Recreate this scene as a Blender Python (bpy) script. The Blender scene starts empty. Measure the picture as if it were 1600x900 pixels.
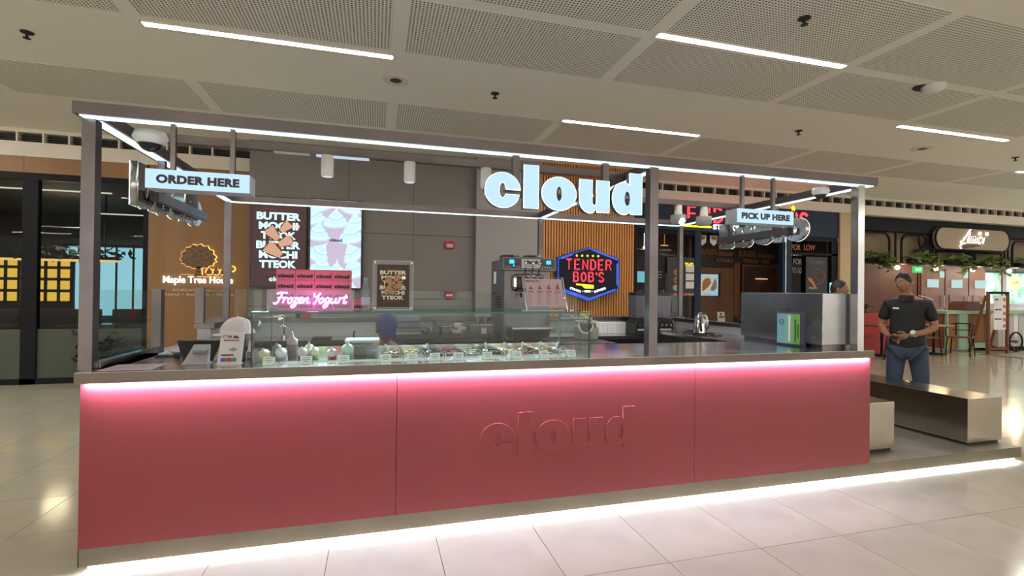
import bpy, bmesh, math, random
from mathutils import Vector, Matrix
random.seed(7)
PI = math.pi
SC = bpy.context.scene
COL = SC.collection

# ------------------------------------------------------------------ camera
def make_camera():
    yaw, pitch, roll = 0.27202, 0.00602, 0.01159
    f = Vector((math.sin(yaw)*math.cos(pitch), math.cos(yaw)*math.cos(pitch), math.sin(pitch)))
    r = Vector((math.cos(yaw), -math.sin(yaw), 0)); u = r.cross(f)
    r2 = r*math.cos(roll) + u*math.sin(roll); u2 = -r*math.sin(roll) + u*math.cos(roll)
    cd = bpy.data.cameras.new('camera'); cam = bpy.data.objects.new('camera', cd); COL.objects.link(cam)
    m = Matrix((r2, u2, -f)).transposed().to_4x4(); m.translation = Vector((1.4542, -3.0153, 1.4738))
    cam.matrix_world = m
    cd.sensor_width = 36; cd.lens = 36*763.84/1600; cd.clip_start = .05; cd.clip_end = 200
    SC.camera = cam
make_camera()

# ------------------------------------------------------------------ world, exposure, lamps, fill lights
W = bpy.data.worlds.new('world'); SC.world = W; W.use_nodes = True
W.node_tree.nodes['Background'].inputs[0].default_value = (.95, .85, .74, 1)
W.node_tree.nodes['Background'].inputs[1].default_value = 1.25
vs = SC.view_settings
vs.view_transform = 'Standard'; vs.look = 'None'; vs.gamma = 1; vs.exposure = .46; vs.use_curve_mapping = False
def area(name, loc, rot, sx, sy, power, color):
    l = bpy.data.lights.new(name, 'AREA'); l.shape = 'RECTANGLE'; l.size = sx; l.size_y = sy
    l.energy = power; l.color = color
    o = bpy.data.objects.new(name, l); o.location = loc; o.rotation_euler = rot; COL.objects.link(o)
    o['kind'] = 'helper'
    return o
def spot(name, loc, target, power, color, size=1.0):
    l = bpy.data.lights.new(name, 'SPOT'); l.energy = power; l.color = color; l.spot_size = size; l.spot_blend = .5; l.shadow_soft_size = .04
    o = bpy.data.objects.new(name, l); o.location = loc
    o.rotation_euler = (Vector(target)-Vector(loc)).to_track_quat('-Z', 'Y').to_euler(); COL.objects.link(o); o['kind'] = 'helper'
def bulb(name, loc, power, color, r=.05):
    l = bpy.data.lights.new(name, 'POINT'); l.energy = power; l.color = color; l.shadow_soft_size = r
    o = bpy.data.objects.new(name, l); o.location = loc; COL.objects.link(o); o['kind'] = 'helper'
# LED strip under the platform edge, and under the countertop lip
area('platform_led', (3.53, -.006, .027), (math.radians(-7), 0, 0), 7.0, .02, 11, (.98, .98, 1))
area('counter_led', (2.65, -.0165, .970), (math.radians(15), 0, 0), 5.26, .008, 55, (.72, .72, 1))
# point lights added to brighten the dark rooms behind the shop fronts
bulb('fill_korean', (-4.2, 8.0, 2.6), 18, (1, .8, .5), .2)
bulb('fill_burger', (9.2, 7.6, 2.9), 22, (1, .7, .45), .2)
bulb('fill_cafe', (16.0, 6.9, 2.3), 26, (1, .8, .58), .3)
bulb('fill_cafe_far', (20.0, 7.2, 2.3), 26, (1, .8, .58), .3)
area('daylight_cafe', (25.5, 7.0, 1.9), (0, math.radians(90), 0), 2.4, 3.0, 260, (.75, .9, 1))
spot('spot_a', (4.44, 1.3, 2.14), (4.6, .6, 1.0), 25, (.95, 1, 1), 1.6)
spot('spot_b', (3.55, .9, 2.16), (3.3, .3, 1.0), 25, (.95, 1, 1), 1.6)
area('well_led', (1.8, .56, 1.31), (math.radians(-40), 0, 0), 2.0, .02, 13, (.75, .97, 1))

# ------------------------------------------------------------------ materials
MATS = {}
def mat(name, col, rough=.5, metal=0., emis=None, es=0., spec=.5, trans=0., alpha=1., coat=0.):
    if name in MATS: return MATS[name]
    m = bpy.data.materials.new(name); m.use_nodes = True; MATS[name] = m
    b = m.node_tree.nodes['Principled BSDF']
    b.inputs['Base Color'].default_value = (*col, 1); b.inputs['Roughness'].default_value = rough
    b.inputs['Metallic'].default_value = metal; b.inputs['Specular IOR Level'].default_value = spec
    b.inputs['Coat Weight'].default_value = coat
    if emis: b.inputs['Emission Color'].default_value = (*emis, 1); b.inputs['Emission Strength'].default_value = es
    return m
def noisy(name, c1, c2, scale=4, rough=.5, metal=0., bump=0., stretch=(1,1,1), detail=4, spec=.5, r2=None):
    m = mat(name, c1, rough, metal, spec=spec); nt = m.node_tree; N = nt.nodes; L = nt.links
    b = N['Principled BSDF']; tc = N.new('ShaderNodeTexCoord'); mp = N.new('ShaderNodeMapping')
    mp.inputs['Scale'].default_value = stretch; no = N.new('ShaderNodeTexNoise'); no.inputs['Scale'].default_value = scale
    no.inputs['Detail'].default_value = detail
    cr = N.new('ShaderNodeMix'); cr.data_type = 'RGBA'
    cr.inputs[6].default_value = (*c1, 1); cr.inputs[7].default_value = (*c2, 1)
    ma = N.new('ShaderNodeMapRange'); ma.inputs[1].default_value = .35; ma.inputs[2].default_value = .65
    L.new(tc.outputs['Object'], mp.inputs[0]); L.new(mp.outputs[0], no.inputs['Vector'])
    L.new(no.outputs[0], ma.inputs[0]); L.new(ma.outputs[0], cr.inputs[0]); L.new(cr.outputs[2], b.inputs['Base Color'])
    if r2 is not None:
        mr = N.new('ShaderNodeMapRange'); mr.inputs[1].default_value = .3; mr.inputs[2].default_value = .7
        mr.inputs[3].default_value = rough; mr.inputs[4].default_value = r2
        L.new(no.outputs[0], mr.inputs[0]); L.new(mr.outputs[0], b.inputs['Roughness'])
    if bump:
        bp = N.new('ShaderNodeBump'); bp.inputs['Strength'].default_value = bump; bp.inputs['Distance'].default_value = .01
        L.new(no.outputs[0], bp.inputs['Height']); L.new(bp.outputs[0], b.inputs['Normal'])
    return m
def glow(name, col, s):
    return mat(name, (0, 0, 0) if s > .9 else (.02, .02, .02), .6, 0, col, s, spec=0)
def glassm(name, tint, ior_fac=.08, rough=.0, opac=0.):
    m = bpy.data.materials.new(name); m.use_nodes = True; nt = m.node_tree; N = nt.nodes; L = nt.links; MATS[name] = m
    N.remove(N['Principled BSDF']); o = N['Material Output']
    t = N.new('ShaderNodeBsdfTransparent'); t.inputs[0].default_value = (*tint, 1)
    g = N.new('ShaderNodeBsdfGlossy'); g.inputs['Roughness'].default_value = rough
    lw = N.new('ShaderNodeLayerWeight'); lw.inputs[0].default_value = .5
    pw = N.new('ShaderNodeMath'); pw.operation = 'POWER'; pw.inputs[1].default_value = 5
    ad = N.new('ShaderNodeMath'); ad.operation = 'MULTIPLY_ADD'; ad.inputs[1].default_value = .6; ad.inputs[2].default_value = ior_fac*.5
    mx = N.new('ShaderNodeMixShader'); L.new(lw.outputs['Facing'], pw.inputs[0]); L.new(pw.outputs[0], ad.inputs[0]); L.new(ad.outputs[0], mx.inputs[0])
    L.new(t.outputs[0], mx.inputs[1]); L.new(g.outputs[0], mx.inputs[2])
    if opac:
        d = N.new('ShaderNodeBsdfDiffuse'); d.inputs[0].default_value = (*tint, 1)
        m2 = N.new('ShaderNodeMixShader'); m2.inputs[0].default_value = opac
        L.new(mx.outputs[0], m2.inputs[1]); L.new(d.outputs[0], m2.inputs[2]); L.new(m2.outputs[0], o.inputs[0])
    else: L.new(mx.outputs[0], o.inputs[0])
    return m
def grid_mat(name, base, dark, pitch, hole, rough, round_=True, spec=.3):
    """perforated board: dark holes on a pitch grid in object XY; or thin joint lines"""
    m = mat(name, base, rough, spec=spec); nt = m.node_tree; N = nt.nodes; L = nt.links; b = N['Principled BSDF']
    tc = N.new('ShaderNodeTexCoord'); sx = N.new('ShaderNodeSeparateXYZ'); L.new(tc.outputs['Object'], sx.inputs[0])
    def fr(o):
        a = N.new('ShaderNodeMath'); a.operation = 'DIVIDE'; a.inputs[1].default_value = pitch; L.new(o, a.inputs[0])
        c = N.new('ShaderNodeMath'); c.operation = 'FRACT'; L.new(a.outputs[0], c.inputs[0])
        d = N.new('ShaderNodeMath'); d.operation = 'SUBTRACT'; d.inputs[1].default_value = .5; L.new(c.outputs[0], d.inputs[0])
        e = N.new('ShaderNodeMath'); e.operation = 'ABSOLUTE'; L.new(d.outputs[0], e.inputs[0]); return e.outputs[0]
    x, y = fr(sx.outputs[0]), fr(sx.outputs[1])
    if round_:
        p1 = N.new('ShaderNodeMath'); p1.operation = 'MULTIPLY'; L.new(x, p1.inputs[0]); L.new(x, p1.inputs[1])
        p2 = N.new('ShaderNodeMath'); p2.operation = 'MULTIPLY_ADD'; L.new(y, p2.inputs[0]); L.new(y, p2.inputs[1]); L.new(p1.outputs[0], p2.inputs[2])
        lt = N.new('ShaderNodeMath'); lt.operation = 'LESS_THAN'; lt.inputs[1].default_value = hole*hole; L.new(p2.outputs[0], lt.inputs[0])
    else:
        mxm = N.new('ShaderNodeMath'); mxm.operation = 'MAXIMUM'; L.new(x, mxm.inputs[0]); L.new(y, mxm.inputs[1])
        lt = N.new('ShaderNodeMath'); lt.operation = 'GREATER_THAN'; lt.inputs[1].default_value = .5-hole; L.new(mxm.outputs[0], lt.inputs[0])
    mx = N.new('ShaderNodeMix'); mx.data_type = 'RGBA'; mx.inputs[6].default_value = (*base, 1); mx.inputs[7].default_value = (*dark, 1)
    L.new(lt.outputs[0], mx.inputs[0]); L.new(mx.outputs[2], b.inputs['Base Color'])
    return m

M_tileA = noisy('floor_tile_beige', (.47, .43, .34), (.42, .385, .30), 2.5, .09, spec=.5, detail=3, r2=.15)
M_tileB = noisy('floor_tile_reflection', (.45, .425, .35), (.41, .385, .32), 2.5, .09, spec=.5, detail=3, r2=.15)  # greyer tone paints the light reflected in some floor rows
M_grout = mat('grout', (.07, .05, .04), .9)
M_tileO = grid_mat('floor_tile_far', (.52, .47, .37), (.2, .16, .12), .6, .005, .16, False, .45)
M_ceil = mat('ceiling_paint', (.86, .845, .76), .8)
M_perf = grid_mat('perforated_board', (.84, .83, .75), (.09, .08, .07), .0305, .28, .8)
M_fascia = mat('fascia_paint', (.72, .66, .58), .7)
M_dark = mat('dark_frame', (.010, .010, .013), .5, spec=.12)
M_ventblk = mat('vent_dark', (.035, .033, .032), .6)
M_steel = noisy('brushed_steel', (.185, .165, .172), (.15, .135, .14), 3, .27, 1., r2=.36)
M_steelp = noisy('polished_steel', (.55, .55, .56), (.45, .45, .46), 2.2, .13, 1., r2=.24)
M_counter = noisy('countertop_steel', (.62, .62, .63), (.50, .50, .52), 2.0, .12, 1., r2=.28)
M_plinth = noisy('plinth_steel', (.25, .225, .175), (.21, .19, .148), 2.2, .32, 1., r2=.4)
M_edge = noisy('edge_steel', (.19, .165, .145), (.155, .135, .12), 2.5, .34, 1., r2=.42)
M_bench = noisy('bench_steel', (.50, .45, .38), (.40, .36, .30), 2.0, .16, 1., r2=.28)
M_platform = noisy('platform_top', (.36, .34, .31), (.30, .285, .26), 5, .38, .6)
M_led = glow('led_cool_white', (.66, .97, 1.0), 1.9)
M_lampw = glow('lamp_white', (1.0, .96, .90), 72.0)
M_signw = glow('sign_white', (.50, .73, .91), .86)
M_signedge = glow('sign_edge', (.85, .98, 1.0), 2.2)
M_pink = noisy('pink_panel', (.26, .034, .044), (.235, .030, .039), 1.2, .40, spec=.6)
M_black = mat('black_plastic', (.012, .012, .013), .35)
M_blackm = mat('black_matte', (.02, .02, .02), .7)
M_white = mat('white_plastic', (.72, .72, .72), .45)
M_whitem = mat('white_card', (.70, .68, .70), .7)
M_ink = mat('ink_black', (.02, .02, .025), .6)
M_red = mat('red_plastic', (.42, .02, .03), .4)
M_wood = noisy('oak_veneer', (.27, .135, .045), (.235, .115, .036), 1.6, .5, stretch=(3, 3, .4))
M_slat = noisy('slat_wood', (.55, .22, .05), (.46, .175, .04), 2, .45, stretch=(6, 6, .5))
M_slatback = mat('slat_backing', (.06, .03, .015), .8)
M_grey = noisy('grey_panel', (.20, .185, .175), (.188, .173, .163), 1.5, .6)
M_col = mat('column_paint', (.29, .272, .27), .6)
M_navy = mat('navy_paint', (.013, .028, .062), .5, spec=.2)
M_cream = mat('cream_column', (.50, .37, .21), .6)
M_glass = glassm('clear_glass', (.93, .97, .96), .05)
M_shop = glassm('shop_glass', (.66, .68, .68), .018)
M_gedge = mat('glass_edge', (.01, .16, .13), .15)
M_gedged = mat('glass_edge_dark', (.012, .035, .03), .15)
M_acryl = glassm('acrylic', (.94, .95, .97), .05, .02, .035)
M_bottle = glassm('bottle_glass', (.75, .85, .86), .12, .02, .10)
M_frost = glassm('frosted_film', (.10, .115, .09), .05, .15, .80)

# ------------------------------------------------------------------ object helpers
WL = {}
def wl(o):
    v = Vector((0, 0, 0))
    while o is not None: v = v + o.location; o = o.parent
    return v
class B:
    """collects shapes in world coordinates, then links them as one mesh object"""
    def __init__(s): s.v = []; s.f = []; s.sm = []
    def add(s, V, F, smooth=False):
        n = len(s.v); s.v += [tuple(p) for p in V]; s.f += [tuple(i+n for i in f) for f in F]; s.sm += [smooth]*len(F); return s
    def box(s, x0, x1, y0, y1, z0, z1, bev=0):
        if not bev:
            V = [(x, y, z) for z in (z0, z1) for y in (y0, y1) for x in (x0, x1)]
            return s.add(V, [(0, 2, 3, 1), (4, 5, 7, 6), (0, 1, 5, 4), (2, 6, 7, 3), (0, 4, 6, 2), (1, 3, 7, 5)])
        bm = bmesh.new(); r = bmesh.ops.create_cube(bm, size=1)
        for v in bm.verts: v.co = Vector(((x0+x1)/2+v.co.x*(x1-x0), (y0+y1)/2+v.co.y*(y1-y0), (z0+z1)/2+v.co.z*(z1-z0)))
        bmesh.ops.bevel(bm, geom=bm.edges[:], offset=bev, segments=2, affect='EDGES', profile=.6)
        return s.bm(bm)
    def bm(s, bm, M=None, smooth=False):
        bm.verts.ensure_lookup_table(); V = [(M @ v.co) if M else v.co for v in bm.verts]
        s.add(V, [[v.index for v in f.verts] for f in bm.faces], smooth); bm.free(); return s
    def cyl(s, p0, p1, r0, r1=None, n=16, smooth=True, caps=True):
        r1 = r0 if r1 is None else r1; p0, p1 = Vector(p0), Vector(p1); d = (p1-p0).normalized()
        a = d.orthogonal().normalized(); b = d.cross(a)
        ring = lambda c, r: [c+(a*math.cos(2*PI*i/n)+b*math.sin(2*PI*i/n))*r for i in range(n)]
        V = ring(p0, r0)+ring(p1, r1); s.add(V, [(i, (i+1) % n, n+(i+1) % n, n+i) for i in range(n)], smooth)
        if caps: s.add(V, [tuple(range(n))[::-1], tuple(range(n, 2*n))])
        return s
    def sph(s, c, r, n=16, m=10):
        r = (r, r, r) if not hasattr(r, '__len__') else r; V = []; F = []
        for j in range(m+1):
            t = PI*j/m
            for i in range(n): V.append((c[0]+r[0]*math.sin(t)*math.cos(2*PI*i/n), c[1]+r[1]*math.sin(t)*math.sin(2*PI*i/n), c[2]+r[2]*math.cos(t)))
        for j in range(m):
            for i in range(n): F.append((j*n+i, (j+1)*n+i, (j+1)*n+(i+1) % n, j*n+(i+1) % n))
        return s.add(V, F, True)
    def lathe(s, prof, c=(0, 0, 0), n=20, M=None, smooth=True):
        V = []; F = []
        for r, z in prof:
            for i in range(n):
                p = Vector((r*math.cos(2*PI*i/n), r*math.sin(2*PI*i/n), z)); p = (M @ p) if M else p
                V.append(p+Vector(c))
        for j in range(len(prof)-1):
            for i in range(n): F.append((j*n+i, j*n+(i+1) % n, (j+1)*n+(i+1) % n, (j+1)*n+i))
        s.add(V, F, smooth); s.add(V[:n], [tuple(range(n))[::-1]]); s.add(V[-n:], [tuple(range(n))]); return s
    def tube(s, pts, r, n=8, closed=False):
        P = [Vector(p) for p in pts]; N = len(P); V = []; F = []; prev = None
        for k in range(N):
            t = (P[(k+1) % N]-P[k-1]) if closed else (P[min(k+1, N-1)]-P[max(k-1, 0)])
            t = t.normalized() if t.length > 1e-9 else Vector((0, 0, 1))
            a = prev - t*prev.dot(t) if prev is not None and (prev - t*prev.dot(t)).length > 1e-4 else t.orthogonal()
            a.normalize(); prev = a; b = t.cross(a); rr = r[k] if hasattr(r, '__len__') else r
            V += [P[k]+(a*math.cos(2*PI*i/n)+b*math.sin(2*PI*i/n))*rr for i in range(n)]
        R = N if closed else N-1
        for k in range(R):
            for i in range(n): F.append((k*n+i, k*n+(i+1) % n, ((k+1) % N)*n+(i+1) % n, ((k+1) % N)*n+i))
        s.add(V, F, True)
        if not closed: s.add(V[:n], [tuple(range(n))[::-1]]); s.add(V[-n:], [tuple(range(n))])
        return s
    def prism(s, poly, y0, y1, plane='xz'):
        """poly in (x,z) extruded along y, or (x,y) along z, or (y,z) along x"""
        n = len(poly)
        P = {'xz': lambda a, b, t: (a, t, b), 'xy': lambda a, b, t: (a, b, t), 'yz': lambda a, b, t: (t, a, b)}[plane]
        V = [P(a, b, y0) for a, b in poly]+[P(a, b, y1) for a, b in poly]
        return s.add(V, [tuple(range(n)), tuple(range(n, 2*n))[::-1]]+[(i, (i+1) % n, n+(i+1) % n, n+i) for i in range(n)])
    def mesh(s, me, M=None):
        return s.add([(M @ v.co) if M else v.co for v in me.vertices], [tuple(p.vertices) for p in me.polygons])
    def build(s, name, m, parent=None, local=False, bevel=0, fix=True):
        me = bpy.data.meshes.new(name); off = Vector((0, 0, 0)) if (parent is None or local) else wl(parent)
        me.from_pydata([Vector(p)-off for p in s.v], [], s.f)
        me.polygons.foreach_set('use_smooth', s.sm)
        if fix:
            bm = bmesh.new(); bm.from_mesh(me); bmesh.ops.recalc_face_normals(bm, faces=bm.faces[:]); bm.to_mesh(me); bm.free()
        me.materials.append(m); o = bpy.data.objects.new(name, me); COL.objects.link(o)
        if parent is not None: o.parent = parent
        if bevel:
            md = o.modifiers.new('bevel', 'BEVEL'); md.width = bevel; md.segments = 2; md.limit_method = 'ANGLE'
        return o
def thing(name, label, cat, loc=(0, 0, 0), rz=0, group=None):
    o = bpy.data.objects.new(name, None); COL.objects.link(o); o.location = loc; o.rotation_euler = (0, 0, rz)
    o.empty_display_size = .1; o['label'] = label; o['category'] = cat
    if group: o['group'] = group
    return o
def tag(o, label, cat, group=None):
    o['label'] = label; o['category'] = cat
    if group: o['group'] = group
    return o
def struct(o): o['kind'] = 'structure'; return o
def bx(name, m, parent, *a, bev=0): return B().box(*a, bev=bev).build(name, m, parent)
def copy_tree(o, parent=None):
    c = o.copy(); COL.objects.link(c); c.parent = parent
    for ch in list(o.children): copy_tree(ch, c)
    return c

# ------------------------------------------------------------------ lettering
def curve_mesh(polys, extr=0., bev=0., offset=0.):
    cu = bpy.data.curves.new('c', 'CURVE'); cu.dimensions = '2D'; cu.fill_mode = 'BOTH'; cu.extrude = extr; cu.bevel_depth = bev; cu.bevel_resolution = 1
    cu.offset = offset
    for P in polys:
        sp = cu.splines.new('POLY'); sp.points.add(len(P)-1); sp.use_cyclic_u = True
        for i, p in enumerate(P): sp.points[i].co = (p[0], p[1], 0, 1)
    ob = bpy.data.objects.new('c', cu); COL.objects.link(ob)
    bpy.context.view_layer.update(); dg = bpy.context.evaluated_depsgraph_get()
    me = bpy.data.meshes.new_from_object(ob.evaluated_get(dg)); bpy.data.objects.remove(ob); bpy.data.curves.remove(cu); return me
TEXTC = {}
def text_mesh(s, size, bold=0., extr=0., align='LEFT', spacing=1., xs=1., shear=0.):
    cu = bpy.data.curves.new('t', 'FONT'); cu.body = s; cu.size = size; cu.offset = bold*size; cu.extrude = extr
    cu.align_x = align; cu.space_character = spacing; cu.shear = shear; cu.resolution_u = 3; cu.space_line = .92
    ob = bpy.data.objects.new('t', cu); COL.objects.link(ob)
    bpy.context.view_layer.update(); dg = bpy.context.evaluated_depsgraph_get()
    me = bpy.data.meshes.new_from_object(ob.evaluated_get(dg)); bpy.data.objects.remove(ob); bpy.data.curves.remove(cu)
    if xs != 1: me.transform(Matrix.Diagonal((xs, 1, 1, 1)))
    return me
def text(s, size, m, parent, loc, rot=(PI/2, 0, 0), bold=0., extr=.0006, align='LEFT', fit=None, spacing=1., name='lettering', shear=0., xs=1.):
    """fit=(width,height): scale the words to that box, loc = its lower left corner"""
    me = text_mesh(s, size, bold, extr, align, spacing, xs, shear)
    if fit and len(me.vertices):
        X = [v.co.x for v in me.vertices]; Y = [v.co.y for v in me.vertices]
        me.transform(Matrix.Diagonal((fit[0]/(max(X)-min(X)), fit[1]/(max(Y)-min(Y)), 1, 1)) @ Matrix.Translation((-min(X), -min(Y), 0)))
    me.materials.clear(); me.materials.append(m)
    o = bpy.data.objects.new(name, me); COL.objects.link(o)
    if parent is not None:
        o.parent = parent; o.location = Vector(loc)-wl(parent)
    else: o.location = loc
    o.rotation_euler = rot
    return o
def arc(cx, cy, rx, ry, a0, a1, n=22):
    return [(cx+rx*math.cos(math.radians(a0+(a1-a0)*i/n)), cy+ry*math.sin(math.radians(a0+(a1-a0)*i/n))) for i in range(n+1)]
# the heavy rounded letters of the shop sign, x-height 1
GLY = {
 'c': ([arc(.52, .5, .52, .52, 3, 336.5, 44)[:-1] + [(1.02, .38), (.62, .38)] + arc(.515, .50, .105, .23, -32, -347, 26) + [(.62, .53), (1.02, .53)]], 1.04),
 'l': ([[(0, 0), (.44, 0), (.44, 1.31), (0, 1.31)]], .44),
 'o': ([arc(.54, .5, .54, .51, 0, 360, 44)[:-1], arc(.54, .5, .085, .22, 360, 0, 24)[:-1]], 1.08),
 'u': ([[(0, 1), (0, .36)] + arc(.34, .36, .34, .39, 185, 290, 14) + [(.50, .07), (.56, .15), (.56, 0), (.97, 0), (.97, 1), (.55, 1), (.55, .30)] + arc(.48, .30, .07, .09, 0, -180, 8) + [(.41, 1)]], .97),
 'd': ([arc(.38, .49, .38, .51, 66, 300, 30) + [(.61, .12), (.61, 0), (1.0, 0), (1.0, 1.31), (.59, 1.31), (.59, .90)], arc(.505, .49, .095, .23, 360, 0, 22)[:-1]], 1.0),
}
def cloud_letters(h, extr, bev=0.):
    """[(char, mesh, x offset)] with x-height h"""
    x = 0; out = []
    for ch in 'cloud':
        P, w = GLY[ch]; out.append((ch, curve_mesh([[(a*h, b*h) for a, b in p] for p in P], extr, bev), x)); x += (w+.105)*h
    return out, x-.105*h
_CW = {}
def cloud_word(w, extr, m, parent, loc, rot=(PI/2, 0, 0), name='lettering'):
    """the word as one flat print w wide"""
    key = (round(extr, 5), m.name)
    if key not in _CW:
        L, tot = cloud_letters(1, extr); b = B()
        for ch, me, x in L: b.mesh(me, Matrix.Translation((x/tot, 0, 0)) @ Matrix.Diagonal((1/tot, 1/tot, 1, 1)))
        o = b.build('w', m); _CW[key] = o.data; bpy.data.objects.remove(o)
    o = bpy.data.objects.new(name, _CW[key]); COL.objects.link(o); o.scale = (w, w, 1)
    o.parent = parent; o.location = Vector(loc)-wl(parent) if parent else loc; o.rotation_euler = rot
    return o
SG = {'T': [[(0, 1), (.7, 1)], [(.35, 1), (.35, 0)]], 'E': [[(.6, 1), (0, 1), (0, 0), (.6, 0)], [(0, .5), (.5, .5)]],
 'N': [[(0, 0), (0, 1), (.6, 0), (.6, 1)]], 'D': [[(0, 0), (0, 1), (.3, 1), (.58, .8), (.62, .5), (.58, .2), (.3, 0), (0, 0)]],
 'R': [[(0, 0), (0, 1), (.42, 1), (.6, .88), (.6, .66), (.42, .52), (0, .52)], [(.36, .52), (.62, 0)]],
 'B': [[(0, 0), (0, 1), (.4, 1), (.55, .9), (.55, .66), (.4, .54), (0, .54)], [(.4, .54), (.6, .42), (.6, .14), (.42, 0), (0, 0)]],
 'O': [[(.3, 1), (.08, .85), (0, .5), (.08, .15), (.3, 0), (.54, .15), (.62, .5), (.54, .85), (.3, 1)]], "'": [[(.05, 1), (0, .75)]],
 'S': [[(.58, .85), (.4, 1), (.15, 1), (0, .84), (.03, .64), (.3, .52), (.55, .38), (.6, .18), (.45, 0), (.15, 0), (0, .14)]], ' ': []}
SW = {'T': .7, "'": .06, ' ': .35}
def stroke_text(s, x0, z0, w, h, y, r, m, parent, name='neon_lettering', gap=.28, dbl=0.):
    tot = sum(SW.get(c, .62)+gap for c in s)-gap; k = w/tot; x = x0; b = B()
    for c in s:
        for P in SG[c]:
            b.tube([(x+a*k, y, z0+q*h) for a, q in P], r, 6)
            if dbl: b.tube([(x+(a*.72+.09)*k, y-.004, z0+(q*.80+.1)*h) for a, q in P], r*.7, 6)
        x += (SW.get(c, .62)+gap)*k
    return b.build(name, m, parent, fix=False)
def cr(P, n=5):
    """Catmull-Rom through 2D points"""
    P = [P[0]]+list(P)+[P[-1]]; out = []
    for i in range(1, len(P)-2):
        for j in range(n):
            t = j/n; q = []
            for a in (0, 1):
                p0, p1, p2, p3 = P[i-1][a], P[i][a], P[i+1][a], P[i+2][a]
                q.append(.5*((2*p1)+(-p0+p2)*t+(2*p0-5*p1+4*p2-p3)*t*t+(-p0+3*p1-3*p2+p3)*t**3))
            out.append(tuple(q))
    return out+[P[-1]]
# ================================================================== THE SETTING
# floor: grout bed, single tiles near the kiosk, tiled slabs beyond
TX0, TY0, TP = .018, -.67, .6005
floor = struct(B().box(-9, 16.6, -3.4, 5.85, -.05, -.004).build('floor', M_grout))
tme = []
for k, m in enumerate((M_tileA, M_tileB)):
    o = B().box(.002, TP-.002, .002, TP-.002, -.03, 0).build('tile', m); tme.append(o.data); bpy.data.objects.remove(o)
cells = set()
for i in range(-7, 16):
    for j in range(-2, 11):
        x, y = TX0+i*TP, TY0+j*TP
        px = x > 5.4 or x < 0 or y < .1
        if not px: continue
        if y < -.7 and not (.2 < x < 6.4): continue
        if x < 0 and (x < -1.35-.42*(y+1) or y > 5.2): continue
        if x > 5.4 and y > .1 and (x > 6.0+1.5*(y+.5)): continue
        cells.add((i, j))
cells = sorted(cells, key=lambda c: (TX0+c[0]*TP-1.45)**2+(TY0+c[1]*TP+3)**2)[:280]
for i, j in cells:
    t = bpy.data.objects.new('tile', tme[1 if (j in (4, 7)) else 0]); COL.objects.link(t); t.parent = floor  # the greyer rows carry a floor reflection in their colour
    t.location = (TX0+i*TP, TY0+j*TP, 0)
cs = set(cells)
fill = B()
for i in range(-15, 27):
    for j in range(-5, 11):
        if (i, j) in cs: continue
        x, y = TX0+i*TP, TY0+j*TP
        fill.box(x+.002, x+TP-.002, y+.002, min(y+TP-.002, 5.92), -.03, 0)
o = fill.build('tile_field', M_tileA, floor); o['kind'] = 'stuff'
far = B().box(-9, 34, 5.9, 14, -.05, -.001).box(16.6, 34, -14, 5.9, -.05, -.001).box(-24, -9, -14, 14, -.05, -.001).box(-9, 16.6, -14, -3.4, -.05, -.001)
struct(far.build('floor_far', M_tileO))

# ceiling at 3.8 m: plain board with rows of perforated panels let into it
H = 3.8
ceil = struct(B().box(-24, 34, -14, 5.95, H+.02, H+.14).build('ceiling', M_ceil))
JX = [1.633+2.215*k for k in range(-4, 9)]
G = .065
pc = {}
def ceil_piece(x0, x1, y0, y1, m, name, kind=None):
    key = (round(x1-x0, 3), round(y1-y0, 3), m.name)
    if key not in pc:
        o = B().box(0, x1-x0, 0, y1-y0, 0, .022).build(name, m); pc[key] = o.data; bpy.data.objects.remove(o)
    o = bpy.data.objects.new(name, pc[key]); COL.objects.link(o); o.parent = ceil; o.location = (x0, y0, H-.002)
# plain lining flush between the perforated panels, as a lattice
rows = [(-3.4, -2.3), (-2.3, -1.35), (-.14, .84), (.96, 1.86), (3.24, 4.235)]
for y0, y1 in rows:
    for a, b in zip(JX, JX[1:]):
        if y1 < 0 and (b < -1 or a > 6): continue
        ceil_piece(a+G, b-G, y0, y1, M_perf, 'perforated_panel')
lat = B()
ys = [-14, -3.4, -2.3, -2.3, -1.35, -.14, .84, .96, 1.86, 3.24, 4.235, 5.95]
for y0, y1 in [(-14, -3.4), (-1.35, -.14), (.84, .96), (1.86, 3.24), (4.235, 5.95)]: lat.box(-24, 34, y0, y1, H, H+.02)
for y0, y1 in rows:
    for x in JX: lat.box(x-G, x+G, y0, y1, H, H+.02)
    lat.box(-24, JX[0]-G, y0, y1, H, H+.02); lat.box(JX[-1]+G, 34, y0, y1, H, H+.02)
lat.build('plain_board', M_ceil, ceil)

# linear lamps let into the ceiling
def ceiling_light(x, y, label):
    t = thing('ceiling_light', label, 'ceiling light', (x, y, H), 0, 'linear ceiling lights')
    L = 2.16
    B().box(x, x+L, y-.045, y-.036, H-.012, H+.01).box(x, x+L, y+.036, y+.045, H-.012, H+.01).box(x, x+.01, y-.045, y+.045, H-.012, H+.01).box(x+L-.01, x+L, y-.045, y+.045, H-.012, H+.01).build('frame', M_white, t)
    bx('diffuser', M_lampw, t, x+.01, x+L-.01, y-.036, y+.036, H-.008, H-.002)
ceiling_light(-.56, 2.0, 'long white strip light in the ceiling above the order sign end')
ceiling_light(3.86, .86, 'nearest long white strip light in the perforated ceiling panels')
ceiling_light(3.86, 3.18, 'white strip light in the ceiling behind the front roof beam')
ceiling_light(8.31, 2.0, 'white strip light in the ceiling above the metal benches')
ceiling_light(12.86, 3.18, 'white strip light cut off by the picture edge above the cafe')
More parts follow.
